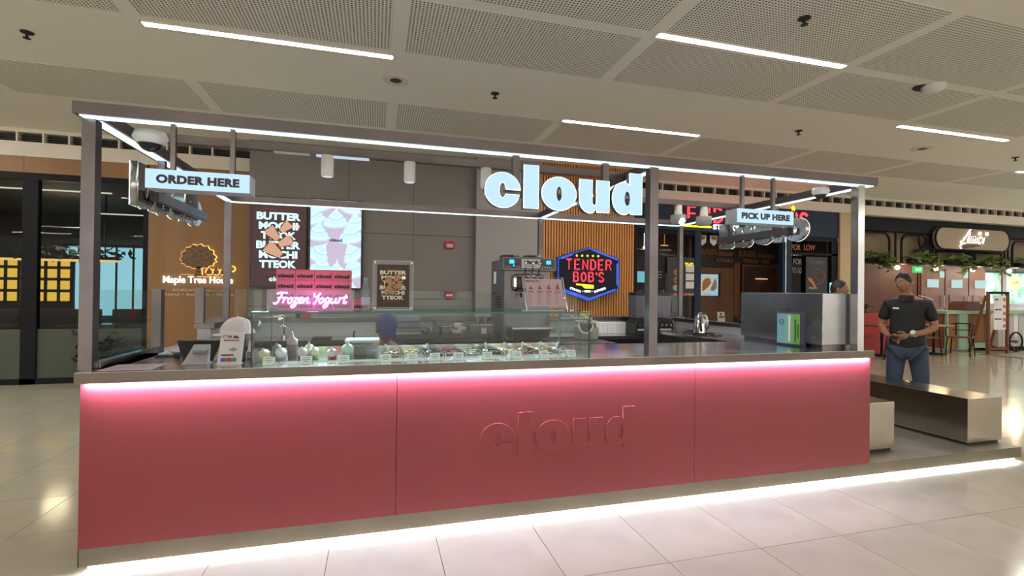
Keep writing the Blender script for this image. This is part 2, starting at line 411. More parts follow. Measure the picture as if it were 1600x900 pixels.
for k in range(-3, 6):  # unseen lamps added to make the hall light more even
    for y in (-11.5, -8.5) + ((.5, 3.2) if k < -1 or k > 3 else ()):
        x = -.56+4.43*k+(2.2 if y == -8.5 else 0)
        o = bx('ceiling_light', M_lampw, None, x, x+2.16, y-.036, y+.036, H-.008, H-.002)
        tag(o, 'unseen strip light added to the hall ceiling outside the picture', 'ceiling light', 'added ceiling strip lights')
for x, y in ((-5.2, 2.0), (-6.6, 4.3), (-5.0, -.2), (12.9, .86), (17.3, 3.2)):  # more unseen lamps, added to balance the light on the floor
    o = bx('ceiling_light', M_lampw, None, x, x+2.16, y-.036, y+.036, H-.008, H-.002)
    tag(o, 'unseen strip light added to the hall ceiling outside the picture', 'ceiling light', 'added ceiling strip lights')
def sprinkler(x, y, label):
    t = thing('sprinkler', label, 'sprinkler', (x, y, H), 0, 'ceiling sprinklers')
    B().cyl((x, y, H), (x, y, H-.008), .05, n=16).build('escutcheon', M_blackm, t)
    B().cyl((x, y, H), (x, y, H-.05), .012, n=8).cyl((x, y, H-.055), (x, y, H-.06), .03, n=10).build('nozzle', M_blackm, t)
sprinkler(-1.66, 2.50, 'black sprinkler in the plain ceiling strip at upper left')
sprinkler(2.78, 2.58, 'black sprinkler in the plain ceiling above the two lit screens')
sprinkler(7.22, 2.58, 'black sprinkler in the plain ceiling above the pick up sign')
sprinkler(11.71, 2.58, 'black sprinkler in the plain ceiling at the right picture edge')
sprinkler(4.9, .28, 'black sprinkler inside a perforated panel beyond the nearest strip light')
def ceiling_speaker(x, y, label):
    t = thing('ceiling_speaker', label, 'ceiling speaker', (x, y, H), 0, 'round ceiling speakers')
    B().lathe([(.15, 0), (.15, -.01), (.125, -.014)], (x, y, H), 24).build('rim', M_fascia, t)
    B().lathe([(.12, -.004), (.03, -.02), (.001, -.02)], (x, y, H), 20).build('grille', M_ventblk, t)
ceiling_speaker(1.64, 2.54, 'round recessed ceiling speaker beside the long strip light on the left')
ceiling_speaker(9.72, 2.66, 'round recessed ceiling speaker below the strip light over the benches')
t = thing('smoke_detector', 'white domed smoke detector with a dark patch on perforated panels', 'smoke detector', (7.36, .96, H))
B().lathe([(.11, 0), (.11, -.03), (.085, -.06), (.03, -.075), (.001, -.076)], (7.36, .93, H), 20).build('dome', M_white, t)
B().sph((7.36, 1.0, H-.004), (.17, .10, .004), 20, 6).build('dark_patch', M_blackm, t)  # flat black ellipse on the panels beside the dome

# fascia above the shops with the slot of air vents
FY = 5.9
for x0, x1 in ((-12, -.5), (6.2, 26)):
    struct(bx('trim_1', M_fascia, None, x0, x1, FY, FY+.3, 3.745, 3.80)); f = struct(bx('trim_2', M_fascia, None, x0, x1, FY, FY+.3, 3.39 if x0 < 0 else 3.385, 3.605))
    struct(bx('trim_3', M_ventblk, None, x0, x1, FY+.10, FY+.12, 3.60, 3.75))
    k = 0; x = x0
    while x < x1:
        if (x0 < 0 and x > -5.2) or (x0 > 0 and x < 19): bx('vent_divider', M_fascia, f, x-.012, x+.012, FY-.002, FY+.1, 3.605, 3.745)
        x += .32
    sl = B()
    for q in range(3): sl.box(x0, x1, FY+.05, FY+.09, 3.635+q*.035, 3.641+q*.035)
    sl.build('vent_blades', M_ventblk, f)

# --- timber clad wall and the Korean restaurant front on the left
struct(bx('wall_left_timber', M_slatback, None, -2.02, -.30, FY+.03, FY+.2, 0, 3.39))
wf = struct(bx('wall_left_header', M_slatback, None, -12, -2.02, FY+.03, FY+.2, 3.14, 3.39))
for a, b in ((-1.99, -1.245), (-1.242, -.35)):
    for z0, z1 in ((0, 1.395), (1.398, 3.387)): bx('timber_panel', M_wood, bpy.data.objects['wall_left_timber'], a, b, FY, FY+.03, z0, z1)
for k in range(6): bx('timber_panel', M_wood, wf, -2.02-1.57*(k+1)+.003, -2.02-1.57*k, FY, FY+.03, 3.15, 3.387)
w = struct(bx('window_1', M_dark, None, -12, -1.99, FY+.01, FY+.09, 3.05, 3.15))
for x0, x1 in ((-3.60, -3.41), (-2.06, -1.99), (-5.2, -5.05), (-6.8, -6.65)): bx('mullion', M_dark, w, x0, x1, FY, FY+.09, .0, 3.05)
bx('bottom_rail', M_dark, w, -12, -1.99, FY, FY+.09, 0, .085)
for x0, x1 in ((-5.05, -3.60), (-3.41, -2.06), (-6.65, -5.2)):
    p = bx('pane', M_shop, w, x0, x1, FY+.04, FY+.046, .085, 3.05)
    bx('frosted_film', M_frost, p, x0, x1, FY+.034, FY+.038, .085, .82)
# its dim interior
struct(bx('wall_back_1', mat('korean_wall', (.05, .045, .04), .8), None, -12, -1.9, 12.0, 12.2, 0, 3.4))
struct(bx('wall_side_1', mat('korean_wall', (.05, .045, .04), .8), None, -1.95, -1.8, FY+.2, 12.0, 0, 3.4))
struct(bx('wall_side_2', mat('korean_wall', (.05, .045, .04), .8), None, -12.2, -12, FY, 12.0, 0, 3.4))
struct(bx('ceiling_korean', noisy('korean_ceiling', (.06, .05, .04), (.11, .09, .07), 3, .8, stretch=(1, 6, 1)), None, -12, -1.8, FY+.2, 12.2, 3.2, 3.3))
t = thing('lit_shelving', 'tall dark shelving grid with glowing yellow cells inside the restaurant', 'shelving', (-5.6, 9.5, 0))
fr = B()
for k in range(9): fr.box(-6.6+k*.227-.03, -6.6+k*.227+.03, 9.53, 9.6, 1.1, 2.12)
for k in range(5): fr.box(-6.63, -4.76, 9.53, 9.6, 1.09+k*.245, 1.15+k*.245)
fr.box(-6.63, -4.76, 9.55, 9.62, .4, 1.1)
fr.build('frame', M_dark, t)
gy = glow('yellow_glow', (1.0, .60, .07), 1.15)
for i in range(8):
    for j in range(4):
        a = -6.6+i*.227+.03; c = 1.15+j*.245
        bx('lit_cell', gy, t, a, a+.167, 9.535, 9.545, c, c+.185)
wd = struct(bx('window_2', M_dark, None, -5.80, -4.05, 11.3, 11.36, 2.42, 2.5))
gd = glow('daylight_pane', (.36, .74, .84), 1.2)
for k in range(5): bx('pane', gd, wd, -5.80+k*.36, -5.47+k*.36, 11.3, 11.32, .75, 2.44)
for k in range(6): bx('mullion', M_dark, wd, -5.84+k*.36, -5.80+k*.36, 11.28, 11.34, .7, 2.5)
t = thing('pendant_light', 'long warm pendant bar light trailing plants inside the left restaurant', 'pendant light', (-4.2, 8.0, 2.0))
B().box(-6.2, -3.3, 7.97, 8.03, 1.93, 1.97).build('light_bar', glow('warm_bar', (1, .62, .2), 1.3), t)
B().box(-6.2, -3.3, 7.95, 8.05, 1.975, 2.03).cyl((-4.6, 8, 2.03), (-4.6, 8, 3.2), .012, n=6).cyl((-3.5, 8, 2.03), (-3.5, 8, 3.2), .012, n=6).build('housing', M_dark, t)
M_leafd = mat('leaf_dark', (.02, .035, .015), .6)
def leaves(b, c, r, n, s, rnd):
    for _ in range(n):
        p = Vector(c)+Vector((rnd.gauss(0, r[0]), rnd.gauss(0, r[1]), rnd.gauss(0, r[2])))
        d = Vector((rnd.uniform(-1, 1), rnd.uniform(-1, 1), rnd.uniform(-.8, .6))).normalized(); e = d.orthogonal().normalized()
        q = s*rnd.uniform(.6, 1.2)
        b.add([p, p+d*q*.5+e*q*.22, p+d*q, p+d*q*.5-e*q*.22], [(0, 1, 2, 3)])
    return b
leaves(B(), (-4.6, 8, 2.1), (.75, .06, .05), 260, .16, random.Random(3)).build('trailing_leaves', M_leafd, t, fix=False)['kind'] = 'stuff'
t = thing('booth_seating', 'dark upholstered booth seats and tables inside the left restaurant', 'seating', (-4.0, 8.6, 0))
for x in (-6.2, -4.9, -3.6):
    bx('booth_back', mat('booth', (.05, .035, .03), .6), t, x, x+1.1, 8.5, 8.62, .45, 1.02, bev=.03)
for x in (-5.6, -4.1, -3.0): bx('table_top', mat('table_dark', (.16, .11, .08), .25), t, x, x+.9, 7.7, 8.3, .72, .76)
bx('seat', mat('booth', (.05, .035, .03), .6), t, -6.2, -2.1, 8.1, 8.5, 0, .45)
for k, (x, z) in enumerate([(-3.35, 3.02), (-2.55, 2.80)]):
    o = bx('ceiling_batten_light', glow('batten', (1, .9, .75), 1.0), None, x-1.0, x+.55, 6.6+k, 6.63+k, z-.01, z+.01)
    tag(o, ['thin lit batten high behind the left restaurant glass', 'lower thin lit batten behind the left restaurant glass'][k], 'light')
t = thing('potted_shrub', 'dark leafy shrub low behind the frosted restaurant glass', 'plant', (-2.45, 5.78, 0))
leaves(B(), (-2.42, 5.75, .50), (.17, .05, .13), 240, .14, random.Random(5)).build('foliage', M_leafd, t, fix=False)['kind'] = 'stuff'
B().lathe([(.11, 0), (.15, .26), (.14, .27), (.13, .26)], (-2.42, 5.72, 0), 16).build('pot', M_blackm, t)

# backlit tree sign and lettering on the timber wall
t = thing('tree_sign', 'backlit brown tree emblem with glowing letters on the timber wall', 'sign', (-1.3, 5.9, 1.6))
rn = random.Random(11)
def crown(cx, cz, rx, rz, n, j, grow=0):
    P = []
    for i in range(n*2):
        a = 2*PI*i/(n*2); k = 1+(j if i % 2 else -j*.3)+grow
        zz = rz*k*math.sin(a); zz = zz if math.sin(a) > 0 else zz*.62
        P.append((cx+rx*k*math.cos(a), cz+zz))
    return P
M_amb = glow('amber_halo', (1.0, .50, .10), 1.6)
bz = noisy('bronze_cut', (.20, .10, .035), (.09, .045, .015), 26, .5)
B().prism(crown(-1.28, 1.92, .235, .225, 15, .10, .05), 5.875, 5.88).build('crown_halo', M_amb, t)
B().prism(crown(-1.28, 1.92, .235, .225, 15, .10), 5.85, 5.86).build('crown', bz, t)
B().prism([(-1.31, 1.80), (-1.25, 1.80), (-1.245, 1.68), (-1.20, 1.665), (-1.36, 1.665), (-1.315, 1.69)], 5.85, 5.86).build('trunk', bz, t)
B().prism([(-1.24, 1.80), (-1.225, 1.80), (-1.22, 1.68), (-1.235, 1.67)], 5.872, 5.878).build('trunk_halo', M_amb, t)
B().box(-1.52, -1.28, 5.86, 5.87, 1.662, 1.672).box(-1.30, -.98, 5.86, 5.87, 1.648, 1.656).build('ground_line', bz, t)
B().box(-1.53, -1.22, 5.875, 5.878, 1.668, 1.676).box(-1.30, -.96, 5.875, 5.878, 1.640, 1.648).build('ground_glow', M_amb, t)
for k, (x, s) in enumerate([(-1.13, 1), (-1.03, 1.2), (-.93, 1)]):   # small figures under the tree
    B().sph((x, 5.865, 1.765*1), (.02*s, .005, .022), 10, 6).prism([(x-.05, 1.69), (x-.02, 1.74), (x+.03, 1.735), (x+.045, 1.70), (x+.02, 1.68)], 5.862, 5.868).build('figure', bz, t)
    B().tube([(x+.06*math.cos(a/10*2*PI)*.9, 5.88, 1.725+.05*math.sin(a/10*2*PI)) for a in range(10)], .008, 6, True).build('figure_halo', M_amb, t, fix=False)
B().tube([(-.80+.045*math.cos(a), 5.88, 1.78+.045*math.sin(a)) for a in [i*PI/8-PI/2 for i in range(9)]], .010, 6).build('moon_halo', M_amb, t, fix=False)
M_wl = glow('white_letters', (.85, .93, 1), 1.6)
text('Maple Tree House', .2, M_wl, t, (-1.77, 5.87, 1.505), bold=.010, fit=(.985, .145), extr=.008)
M_pl = mat('pale_letters', (.62, .47, .32), .6)
text('KOREAN BARBECUE', .1, M_pl, t, (-1.64, 5.895, 1.405), fit=(.72, .045), bold=.01)
text('Seoul \u2022 Bangkok \u2022 Manila', .1, M_pl, t, (-1.76, 5.895, 1.325), fit=(.98, .06), bold=.01)

# --- grey panelled wall block behind the kiosk
gw = struct(bx('wall_back', mat('joint_dark', (.03, .03, .03), .8), None, -.47, 3.13, 5.46, 6.4, 0, 3.8))
for a, b in zip([-.47, 1.01, 2.06, 3.12], [1.01, 2.06, 3.12]):
    for z0, z1 in ((0, 1.19), (1.19, 2.41), (2.41, 3.8)): bx('grey_panel', M_grey, gw, a+.004, b-.004, 5.45, 5.46, z0+.004, z1-.004)
struct(bx('column_1', M_col, None, 3.12, 4.29, 5.3, 6.4, 0, 3.8))
sw = struct(bx('wall_slatted', M_slatback, None, 4.29, 6.18, 5.34, 6.4, 0, 3.8))
so = None
for k in range(36):
    x = 4.295+k*.0525
    if so is None: so = B().box(0, .034, 5.30, 5.34, 0, 3.8).build('slat', M_slat); so.parent = sw; so.location.x = x
    else:
        c = so.copy(); COL.objects.link(c); c.location.x = x
struct(bx('trim_4', M_dark, None, 6.18, 6.24, 5.3, 6.4, 0, 3.8))
# alarms
def alarm(z, label, txt):
    t = thing('alarm', label, 'alarm', (2.68, 5.45, z), 0, 'red alarm devices')
    if txt:
        bx('housing', M_red, t, 2.60, 2.76, 5.40, 5.45, z-.065, z+.065, bev=.008); bx('plate', M_white, t, 2.63, 2.73, 5.395, 5.40, z-.045, z+.01)
        text('FIRE', .05, M_red, t, (2.638, 5.393, z-.035), fit=(.085, .032), bold=.02)
    else:
        bx('housing', M_red, t, 2.62, 2.74, 5.40, 5.45, z-.06, z+.06, bev=.008); bx('plate', M_white, t, 2.625, 2.735, 5.394, 5.40, z-.015, z+.012)
alarm(2.26, 'red fire alarm strobe high on the grey wall', True)
alarm(1.39, 'red fire call point low on the grey wall', False)

# --- Tender grill shop: hexagon sign on the slats
RED = glow('neon_red', (1.0, .045, .06), 2.2)
BLUE = glow('neon_blue', (.03, .10, .85), 1.3)
YEL = glow('neon_yellow', (1.0, .78, .03), 1.3)
t = thing('hexagon_sign', 'black hexagonal neon shop sign hanging on the slatted wall', 'sign', (5.17, 5.2, 1.8))
hexo = [(5.17, 2.28), (5.79, 2.09), (5.79, 1.52), (5.17, 1.30), (4.56, 1.50), (4.56, 2.08)]
def shr(P, k, c=(5.175, 1.79)): return [(c[0]+(a-c[0])*k, c[1]+(b-c[1])*k) for a, b in P]
B().prism(hexo, 5.16, 5.27).build('case', mat('hex_case', (.01, .015, .06), .3, spec=.2), t)
B().prism(shr(hexo, .95), 5.15, 5.162).build('face', mat('hex_face', (.006, .008, .020), .3, spec=.15), t)
B().tube([(a, 5.152, b) for a, b in shr(hexo, .96)], .009, 6, True).build('blue_border', BLUE, t, fix=False)
B().tube([(5.25, 5.148, 2.235), (5.735, 5.148, 2.075)], .016, 6).tube([(5.745, 5.148, 2.0), (5.745, 5.148, 1.60)], .016, 6).tube([(5.70, 5.148, 1.52), (5.19, 5.148, 1.345), (4.70, 5.148, 1.505)], .016, 6).tube([(4.63, 5.148, 2.06), (4.85, 5.148, 2.14)], .014, 6).build('blue_tube', BLUE, t, fix=False)
stroke_text('TENDER', 4.72, 1.87, .89, .19, 5.13, .0062, RED, t, dbl=1)
stroke_text("BOB'S", 4.865, 1.655, .60, .175, 5.13, .0062, RED, t, dbl=1)
for k in range(5):
    x = 4.93+k*.105; z = 2.125+.0*k
    B().prism([(x+(.026 if i % 2 == 0 else .011)*math.sin(i*PI/5), z+(.026 if i % 2 == 0 else .011)*math.cos(i*PI/5)) for i in range(10)], 5.13, 5.14).build('star', YEL, t)
B().prism([(4.92, 1.62), (5.26, 1.60), (5.26, 1.535), (5.10, 1.535), (5.06, 1.56), (5.03, 1.585), (4.93, 1.59)], 5.12, 5.14).build('emblem', YEL, t)
for s, x, z, r, w in (('STEAKS', 4.80, 1.52, -.30, .22), ('\u2022 RIBS \u2022', 5.045, 1.462, 0, .20), ('BURGERS', 5.285, 1.455, .30, .24)):
    text(s, .06, M_wl, t, (x, 5.135, z), rot=(PI/2, -r, 0), fit=(w, .042), bold=.03)
# the grill shop front
M_brown = noisy('burger_wood', (.20, .075, .025), (.14, .05, .018), 1.5, .5, stretch=(3, 3, .4))
M_dwall = mat('burger_dark', (.03, .018, .014), .6)
nf = struct(bx('wall_right_header', M_navy, None, 6.24, 11.80, FY-.02, FY+.2, 2.79, 3.385))
for k, (x0, x1) in enumerate([(7.95, 8.10), (10.23, 10.48), (6.24, 6.34)]): struct(bx('column_%d' % (k+2), M_navy if k < 2 else M_dark, None, x0, x1, FY, FY+.12, 0, 2.79))
struct(bx('column_5', M_cream, None, 11.80, 12.42, FY-.06, FY+.3, 0, 3.385))
wn = struct(bx('window_3', M_dark, None, 6.34, 7.95, FY+.02, FY+.08, 2.70, 2.79)); 
bx('pane', M_shop, wn, 6.34, 7.95, FY+.04, FY+.045, 0.05, 2.70); bx('bottom_rail', M_dark, wn, 6.34, 7.95, FY, FY+.08, 0, .06)
wn = struct(bx('window_4', M_dark, None, 10.48, 11.80, FY+.02, FY+.08, 2.70, 2.79))
bx('pane', M_shop, wn, 10.5, 11.78, FY+.04, FY+.045, 0.05, 2.70); bx('transom', M_dark, wn, 10.48, 11.80, FY, FY+.08, 2.37, 2.42)
bx('mullion', M_dark, wn, 11.62, 11.80, FY, FY+.08, 0, 2.7); bx('bottom_rail', M_dark, wn, 10.48, 11.80, FY, FY+.08, 0, .06)
struct(bx('wall_back_2', M_dwall, None, 6.2, 12.4, 9.5, 9.6, 0, 3.3)); struct(bx('ceiling_burger', M_dwall, None, 6.2, 12.4, FY+.2, 9.6, 3.2, 3.3))
struct(bx('wall_side_3', M_dwall, None, 6.2, 6.3, FY+.3, 9.6, 0, 3.3)); struct(bx('wall_side_4', M_dwall, None, 12.2, 12.4, FY+.3, 9.6, 0, 3.4))
iw = struct(bx('wall_inner', M_dwall, None, 8.75, 12.2, 7.25, 7.4, 0, 3.2))
for k, (a, b, z0, z1) in enumerate([(8.75, 9.02, 0, 2.75), (9.02, 10.03, 0, 2.10), (10.05, 10.22, .9, 2.25), (11.30, 11.55, .9, 2.25)]): bx('timber_panel', M_brown, iw, a, b, 7.215, 7.25, z0, z1)
M_faint = mat('faint_letters', (.34, .12, .06), .7)
for k, (x, s, z, w, h) in enumerate([(9.08, 'BURGERS', 2.42, .45, .14), (9.56, 'delicious', 2.40, .42, .13), (9.5, 'STEAKS', 2.24, .5, .1), (10.17, 'BURGERS', 2.40, .52, .15), (10.74, 'delicious', 2.38, .5, .14), (10.3, 'STEAKS \u2022 RIBS', 2.24, .8, .1)]):
    text(s, .15, M_faint, iw, (x, 7.20, z), fit=(w, h), bold=.02)
t = thing('wall_picture', 'large dark framed steak picture inside the grill shop doorway', 'picture', (10.8, 7.2, 1.8))
bx('frame', M_brown, t, 10.25, 11.33, 7.17, 7.20, 1.38, 2.20); bx('print', noisy('steak_print', (.02, .012, .01), (.12, .03, .02), 3, .4), t, 10.30, 11.28, 7.16, 7.172, 1.43, 2.15)
B().box(10.62, 10.95, 7.1, 7.14, 1.84, 1.855).build('lit_shelf_edge', glow('warm_edge', (1, .7, .4), .9), t)
t = thing('food_screen', 'bright blue lit food screen of a filled wrap beside the navy post', 'poster', (8.3, 5.95, 1.65))
bx('backing', M_dark, t, 8.09, 8.62, 5.93, 5.96, 1.40, 1.90); bx('print', glow('screen_blue', (.34, .50, .66), .7), t, 8.11, 8.55, 5.922, 5.93, 1.42, 1.88)  # glows as a lit screen
B().prism([(8.12, 1.46), (8.12, 1.74), (8.20, 1.82), (8.30, 1.84), (8.40, 1.80), (8.38, 1.68), (8.30, 1.56), (8.20, 1.49)], 5.912, 5.918).build('tortilla', glow('food_tan', (.62, .42, .18), .7), t)
B().prism([(8.14, 1.52), (8.15, 1.72), (8.22, 1.79), (8.32, 1.80), (8.36, 1.70), (8.28, 1.60), (8.20, 1.54)], 5.905, 5.911).build('filling', noisy('food_fill', (.50, .22, .05), (.12, .05, .02), 60, .5), t)
B().prism([(8.34, 1.54), (8.44, 1.76), (8.47, 1.80), (8.50, 1.72), (8.50, 1.58), (8.42, 1.52)], 5.905, 5.911).build('garnish', noisy('food_gar', (.45, .30, .12), (.16, .09, .04), 50, .5), t)
bx('caption', M_white, t, 8.2, 8.36, 5.912, 5.916, 1.43, 1.47)
# poster on the window glass with price cards
t = thing('window_poster', 'dark to-go menu poster with burger photos and white price cards', 'poster', (7.63, 5.92, 1.75))
bx('backing', mat('poster_dark', (.02, .02, .025), .5), t, 7.28, 7.93, 5.895, 5.915, 1.40, 2.22)
text('TO-GO', .1, YEL, t, (7.70, 5.885, 2.03), fit=(.20, .08), bold=.03)
for k in range(3): bx('price_card', M_whitem, t, 7.72, 7.92, 5.88, 5.893, 1.57+k*.17, 1.71+k*.17)
for k, z in enumerate((1.90, 1.74)):
    B().sph((7.53, 5.885, z), (.115, .008, .07), 14, 8).build('burger_photo', mat('burger_tan', (.42, .18, .05), .5), t)
    B().box(7.44, 7.62, 5.873, 5.88, z-.02, z-.005).box(7.45, 7.6, 5.873, 5.88, z+.008, z+.02).build('burger_filling', mat('burger_fill', (.10, .03, .015), .5), t)
B().sph((7.50, 5.885, 1.58), (.10, .008, .07), 14, 8).build('fries_photo', mat('grey_food', (.35, .35, .33), .5), t)
bx('price_strip', M_red, t, 7.42, 7.93, 5.885, 5.893, 1.42, 1.47); text('P 199   P 219', .05, M_white, t, (7.45, 5.88, 1.43), fit=(.45, .03))
# inside: pale green panel, screens, small lamps
t = thing('service_counter', 'dim service counter with a pale green panel inside the grill shop', 'counter', (7.9, 7.6, 0))
bx('counter_body', M_dwall, t, 6.5, 8.9, 7.6, 8.2, 0, 1.05); bx('pale_panel', mat('pale_green', (.30, .52, .48), .5), t, 8.32, 8.82, 7.55, 7.58, 1.0, 1.95)
bx('steel_top', M_steel, t, 6.5, 8.9, 7.55, 8.2, 1.05, 1.09); bx('screen_post', M_dark, t, 7.65, 7.70, 7.6, 7.65, 1.09, 1.98)
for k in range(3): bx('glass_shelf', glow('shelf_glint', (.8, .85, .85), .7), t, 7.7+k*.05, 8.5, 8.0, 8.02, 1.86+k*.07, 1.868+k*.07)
o = bx('display_screen', glow('screen_cyan', (.25, .75, .85), 1.0), None, 7.57, 7.78, 7.57, 7.6, 1.72, 1.98); tag(o, 'small cyan lit screen behind the grill shop glass', 'screen')
for k, (x, z) in enumerate([(7.63, 2.55), (7.30, 2.8), (8.1, 2.95), (8.18, 2.62)]):
    if k < 3:
        o = B().cyl((x, 7.4, z+.02), (x, 7.4, 3.2), .006, n=5).sph((x, 7.4, z), .03, 10, 8).build('downlight', glow('tiny_lamp', (1, .95, .85), 4), None)
        tag(o, ['tiny lit downlight nearest the slatted wall in the dark shop', 'tiny lit downlight seen between the kiosk posts', 'brightest tiny downlight left of the rear kiosk post'][k], 'light')
    else:
        o = B().cyl((x, 7.4, z), (x, 7.4, 3.2), .005, n=5).sph((x, 7.4, z), (.12, .05, .015), 12, 6).build('pendant_lamp', glow('amber_lamp', (1, .45, .12), 1.2), None); tag(o, 'small amber pendant lamp inside the grill shop', 'lamp')
stroke_text("TENDER BOB'S", 7.35, 2.97, 3.47, .33, 5.80, .016, RED, thing('neon_shop_sign', 'large red neon shop name across the navy fascia', 'sign', (9, 5.8, 3.1)), gap=.30, dbl=1)
t = bpy.data.objects['neon_shop_sign']
B().cyl((7.55, 5.82, 2.875), (8.28, 5.82, 2.875), .022).cyl((10.62, 5.82, 2.875), (10.86, 5.82, 2.875), .022).build('yellow_bar', YEL, t)
text('STEAKS \u2022 RIBS \u2022 BURGERS', .1, glow('white_blue', (.65, .75, 1), 1.5), t, (8.34, 5.83, 2.83), fit=(2.2, .11), bold=.03, extr=.008)
B().prism([(10.42+(.07 if i % 2 == 0 else .03)*math.sin(i*PI/5), 3.39+(.07 if i % 2 == 0 else .03)*math.cos(i*PI/5)) for i in range(10)], 5.80, 5.82).build('star', YEL, t)
for k, x in enumerate((8.26, 8.55)):
    if k == 0:
        o = B().cyl((8.10, 6.2, 2.76), (10.23, 6.2, 2.76), .006, n=6).build('pennant_string', M_dark); tag(o, 'thin string across the grill shop doorway carrying the pennants', 'string')
    t = thing('pennant', ['white shield pennant next to the navy post in the doorway', 'second white shield pennant along the doorway string'][k], 'pennant', (x, 6.2, 2.7), 0, 'shield pennants')
    B().prism([(x, 2.75), (x+.19, 2.75), (x+.19, 2.60), (x+.095, 2.52), (x, 2.60)], 6.2, 6.205).build('cloth', M_whitem, t)
    B().prism([(x+.03, 2.73), (x+.16, 2.73), (x+.16, 2.68), (x+.095, 2.64), (x+.03, 2.68)], 6.193, 6.198).build('emblem', M_faint, t)
o = B().cyl((10.21, 5.80, 1.30), (10.21, 5.80, 2.66), .014, n=10).cyl((10.21, 5.80, 1.45), (10.21, 5.9, 1.45), .01, n=8).cyl((10.21, 5.80, 2.55), (10.21, 5.9, 2.55), .01, n=8).build('door_pull', M_steelp); tag(o, 'tall thin steel door pull beside the navy post', 'handle')
t = thing('burger_board', 'black chalk style burger board standing in the grill shop window', 'poster', (11.1, 5.88, 1.9))
bx('board', mat('chalkboard', (.02, .018, .02), .5), t, 10.85, 11.45, 5.87, 5.89, 1.30, 2.33)
for r_, q in ((.17, 0), (.11, .02)): B().tube([(11.2+r_*math.cos(i*PI/9), 5.865, 1.88+r_*math.sin(i*PI/9)) for i in range(18)], .008, 5, True).build('chalk_ring', M_faint if q else mat('chalk', (.22, .2, .19), .7), t, fix=False)
B().prism([(10.90, 1.86), (11.0, 1.84), (11.16, 1.62), (11.12, 1.58), (11.0, 1.72), (10.9, 1.8)], 5.860, 5.866).build('fries_drawing', mat('chalk_orange', (.5, .16, .06), .6), t)
text('STEAKS', .05, M_white, t, (10.93, 5.865, 1.60), fit=(.2, .04)); text('GOOD BURGER', .05, mat('chalk', (.22, .2, .19), .7), t, (10.93, 5.865, 2.16), fit=(.4, .08))
for k, (x, s, z, w) in enumerate([(10.55, 'FOR', 2.15, .25), (10.85, 'LOW', 2.48, .32), (10.52, 'TO GO', 1.95, .27), (10.5, 'FOR', 2.47, .25)]):
    text(s, .1, M_faint if k % 2 else mat('chalk', (.22, .2, .19), .7), wn, (x, 5.93, z), fit=(w, .13), bold=.02)
o = bx('phone_screen', glow('screen_cyan', (.25, .75, .85), 1.0), None, 11.52, 11.60, 5.85, 5.86, 1.52, 1.75); tag(o, 'narrow pale blue lit screen at the right of the grill shop window', 'screen')
# ================================================================== the cafe at the right
M_cafew = noisy('cafe_wall', (.10, .028, .014), (.08, .022, .012), 1.2, .6)
M_cwood = noisy('cafe_wood', (.30, .13, .05), (.25, .10, .036), 1.6, .45, stretch=(4, 4, .5))
M_mint = mat('mint_paint', (.30, .50, .36), .45)
M_bframe = mat('black_frame', (.010, .011, .015), .5, spec=.12)
struct(bx('wall_cafe_panel', mat('cafe_beige', (.20, .145, .085), .7), None, 12.42, 26, 6.35, 6.45, 2.27, 3.3))
struct(bx('ceiling_cafe', mat('cafe_ceiling', (.20, .15, .11), .8), None, 12.42, 26, 6.45, 11, 2.42, 2.5))
struct(bx('wall_cafe_1', M_cafew, None, 12.42, 16.5, 7.4, 7.5, 0, 2.45))
struct(bx('wall_cafe_side', M_cafew, None, 12.42, 12.5, 6.2, 7.5, 0, 3.3))
cw = struct(bx('wall_cafe_2', M_cwood, None, 16.5, 20.25, 8.03, 8.1, 0, 2.45)); struct(bx('wall_cafe_3', M_cwood, None, 20.25, 26, 8.03, 8.1, 0, 1.22))
struct(bx('wall_cafe_4', M_cafew, None, 16.45, 16.55, 7.4, 8.1, 0, 2.45))
PG = glow('cafe_pane', (.50, .72, .70), .75)
for n, (a, b) in enumerate([(17.45, 18.42), (18.47, 19.45), (19.50, 20.22)]):
    d = struct(bx('door_%d' % (n+1), M_cwood, None, a, b, 7.97, 8.03, 0, 2.30))
    bx('pane', PG, d, a+.25, a+.25+.46, 7.955, 7.97, 1.73, 1.98)
    if n < 2: bx('pane', PG, d, b-.20, b-.02, 7.955, 7.97, 2.04, 2.23)
    B().box(a+.16, b-.16, 7.955, 7.97, .25, .75).box(a+.16, b-.16, 7.955, 7.97, .9, 1.5).build('door_panel', mat('cafe_wood_dark', (.24, .10, .04), .5), d)
    B().cyl((b-.08, 7.93, 1.12), (b-.08, 7.93, 1.48), .018, n=8).build('door_handle', M_steelp, d)
wn = struct(bx('window_5', M_bframe, None, 20.25, 26, 7.98, 8.03, 2.24, 2.30)); bx('sill', M_cwood, wn, 20.25, 26, 7.9, 8.03, 1.20, 1.25)
m = noisy('garden_view', (.20, .42, .26), (.62, .85, .80), 3.2, .8); nt = m.node_tree; bs = nt.nodes['Principled BSDF']
nt.links.new(bs.inputs['Base Color'].links[0].from_socket, bs.inputs['Emission Color']); bs.inputs['Emission Strength'].default_value = .8
bx('garden_view', m, wn, 20.25, 26, 8.3, 8.32, 1.2, 2.3); bx('mullion', M_cwood, wn, 21.05, 21.22, 7.98, 8.03, 1.25, 2.24)
t = thing('round_sign', 'round pale yellow lit sign hanging before the garden window', 'sign', (21.25, 7.6, 1.9))
B().cyl((20.95, 7.6, 1.92), (20.95, 7.63, 1.92), .25, n=28).build('disc', glow('disc_yellow', (1, .85, .45), .9), t)
text('caffe', .1, M_red, t, (20.83, 7.59, 1.89), fit=(.24, .07), bold=.01); B().cyl((20.95, 7.61, 2.15), (20.95, 7.61, 2.42), .008, n=6).build('rod', M_bframe, t)
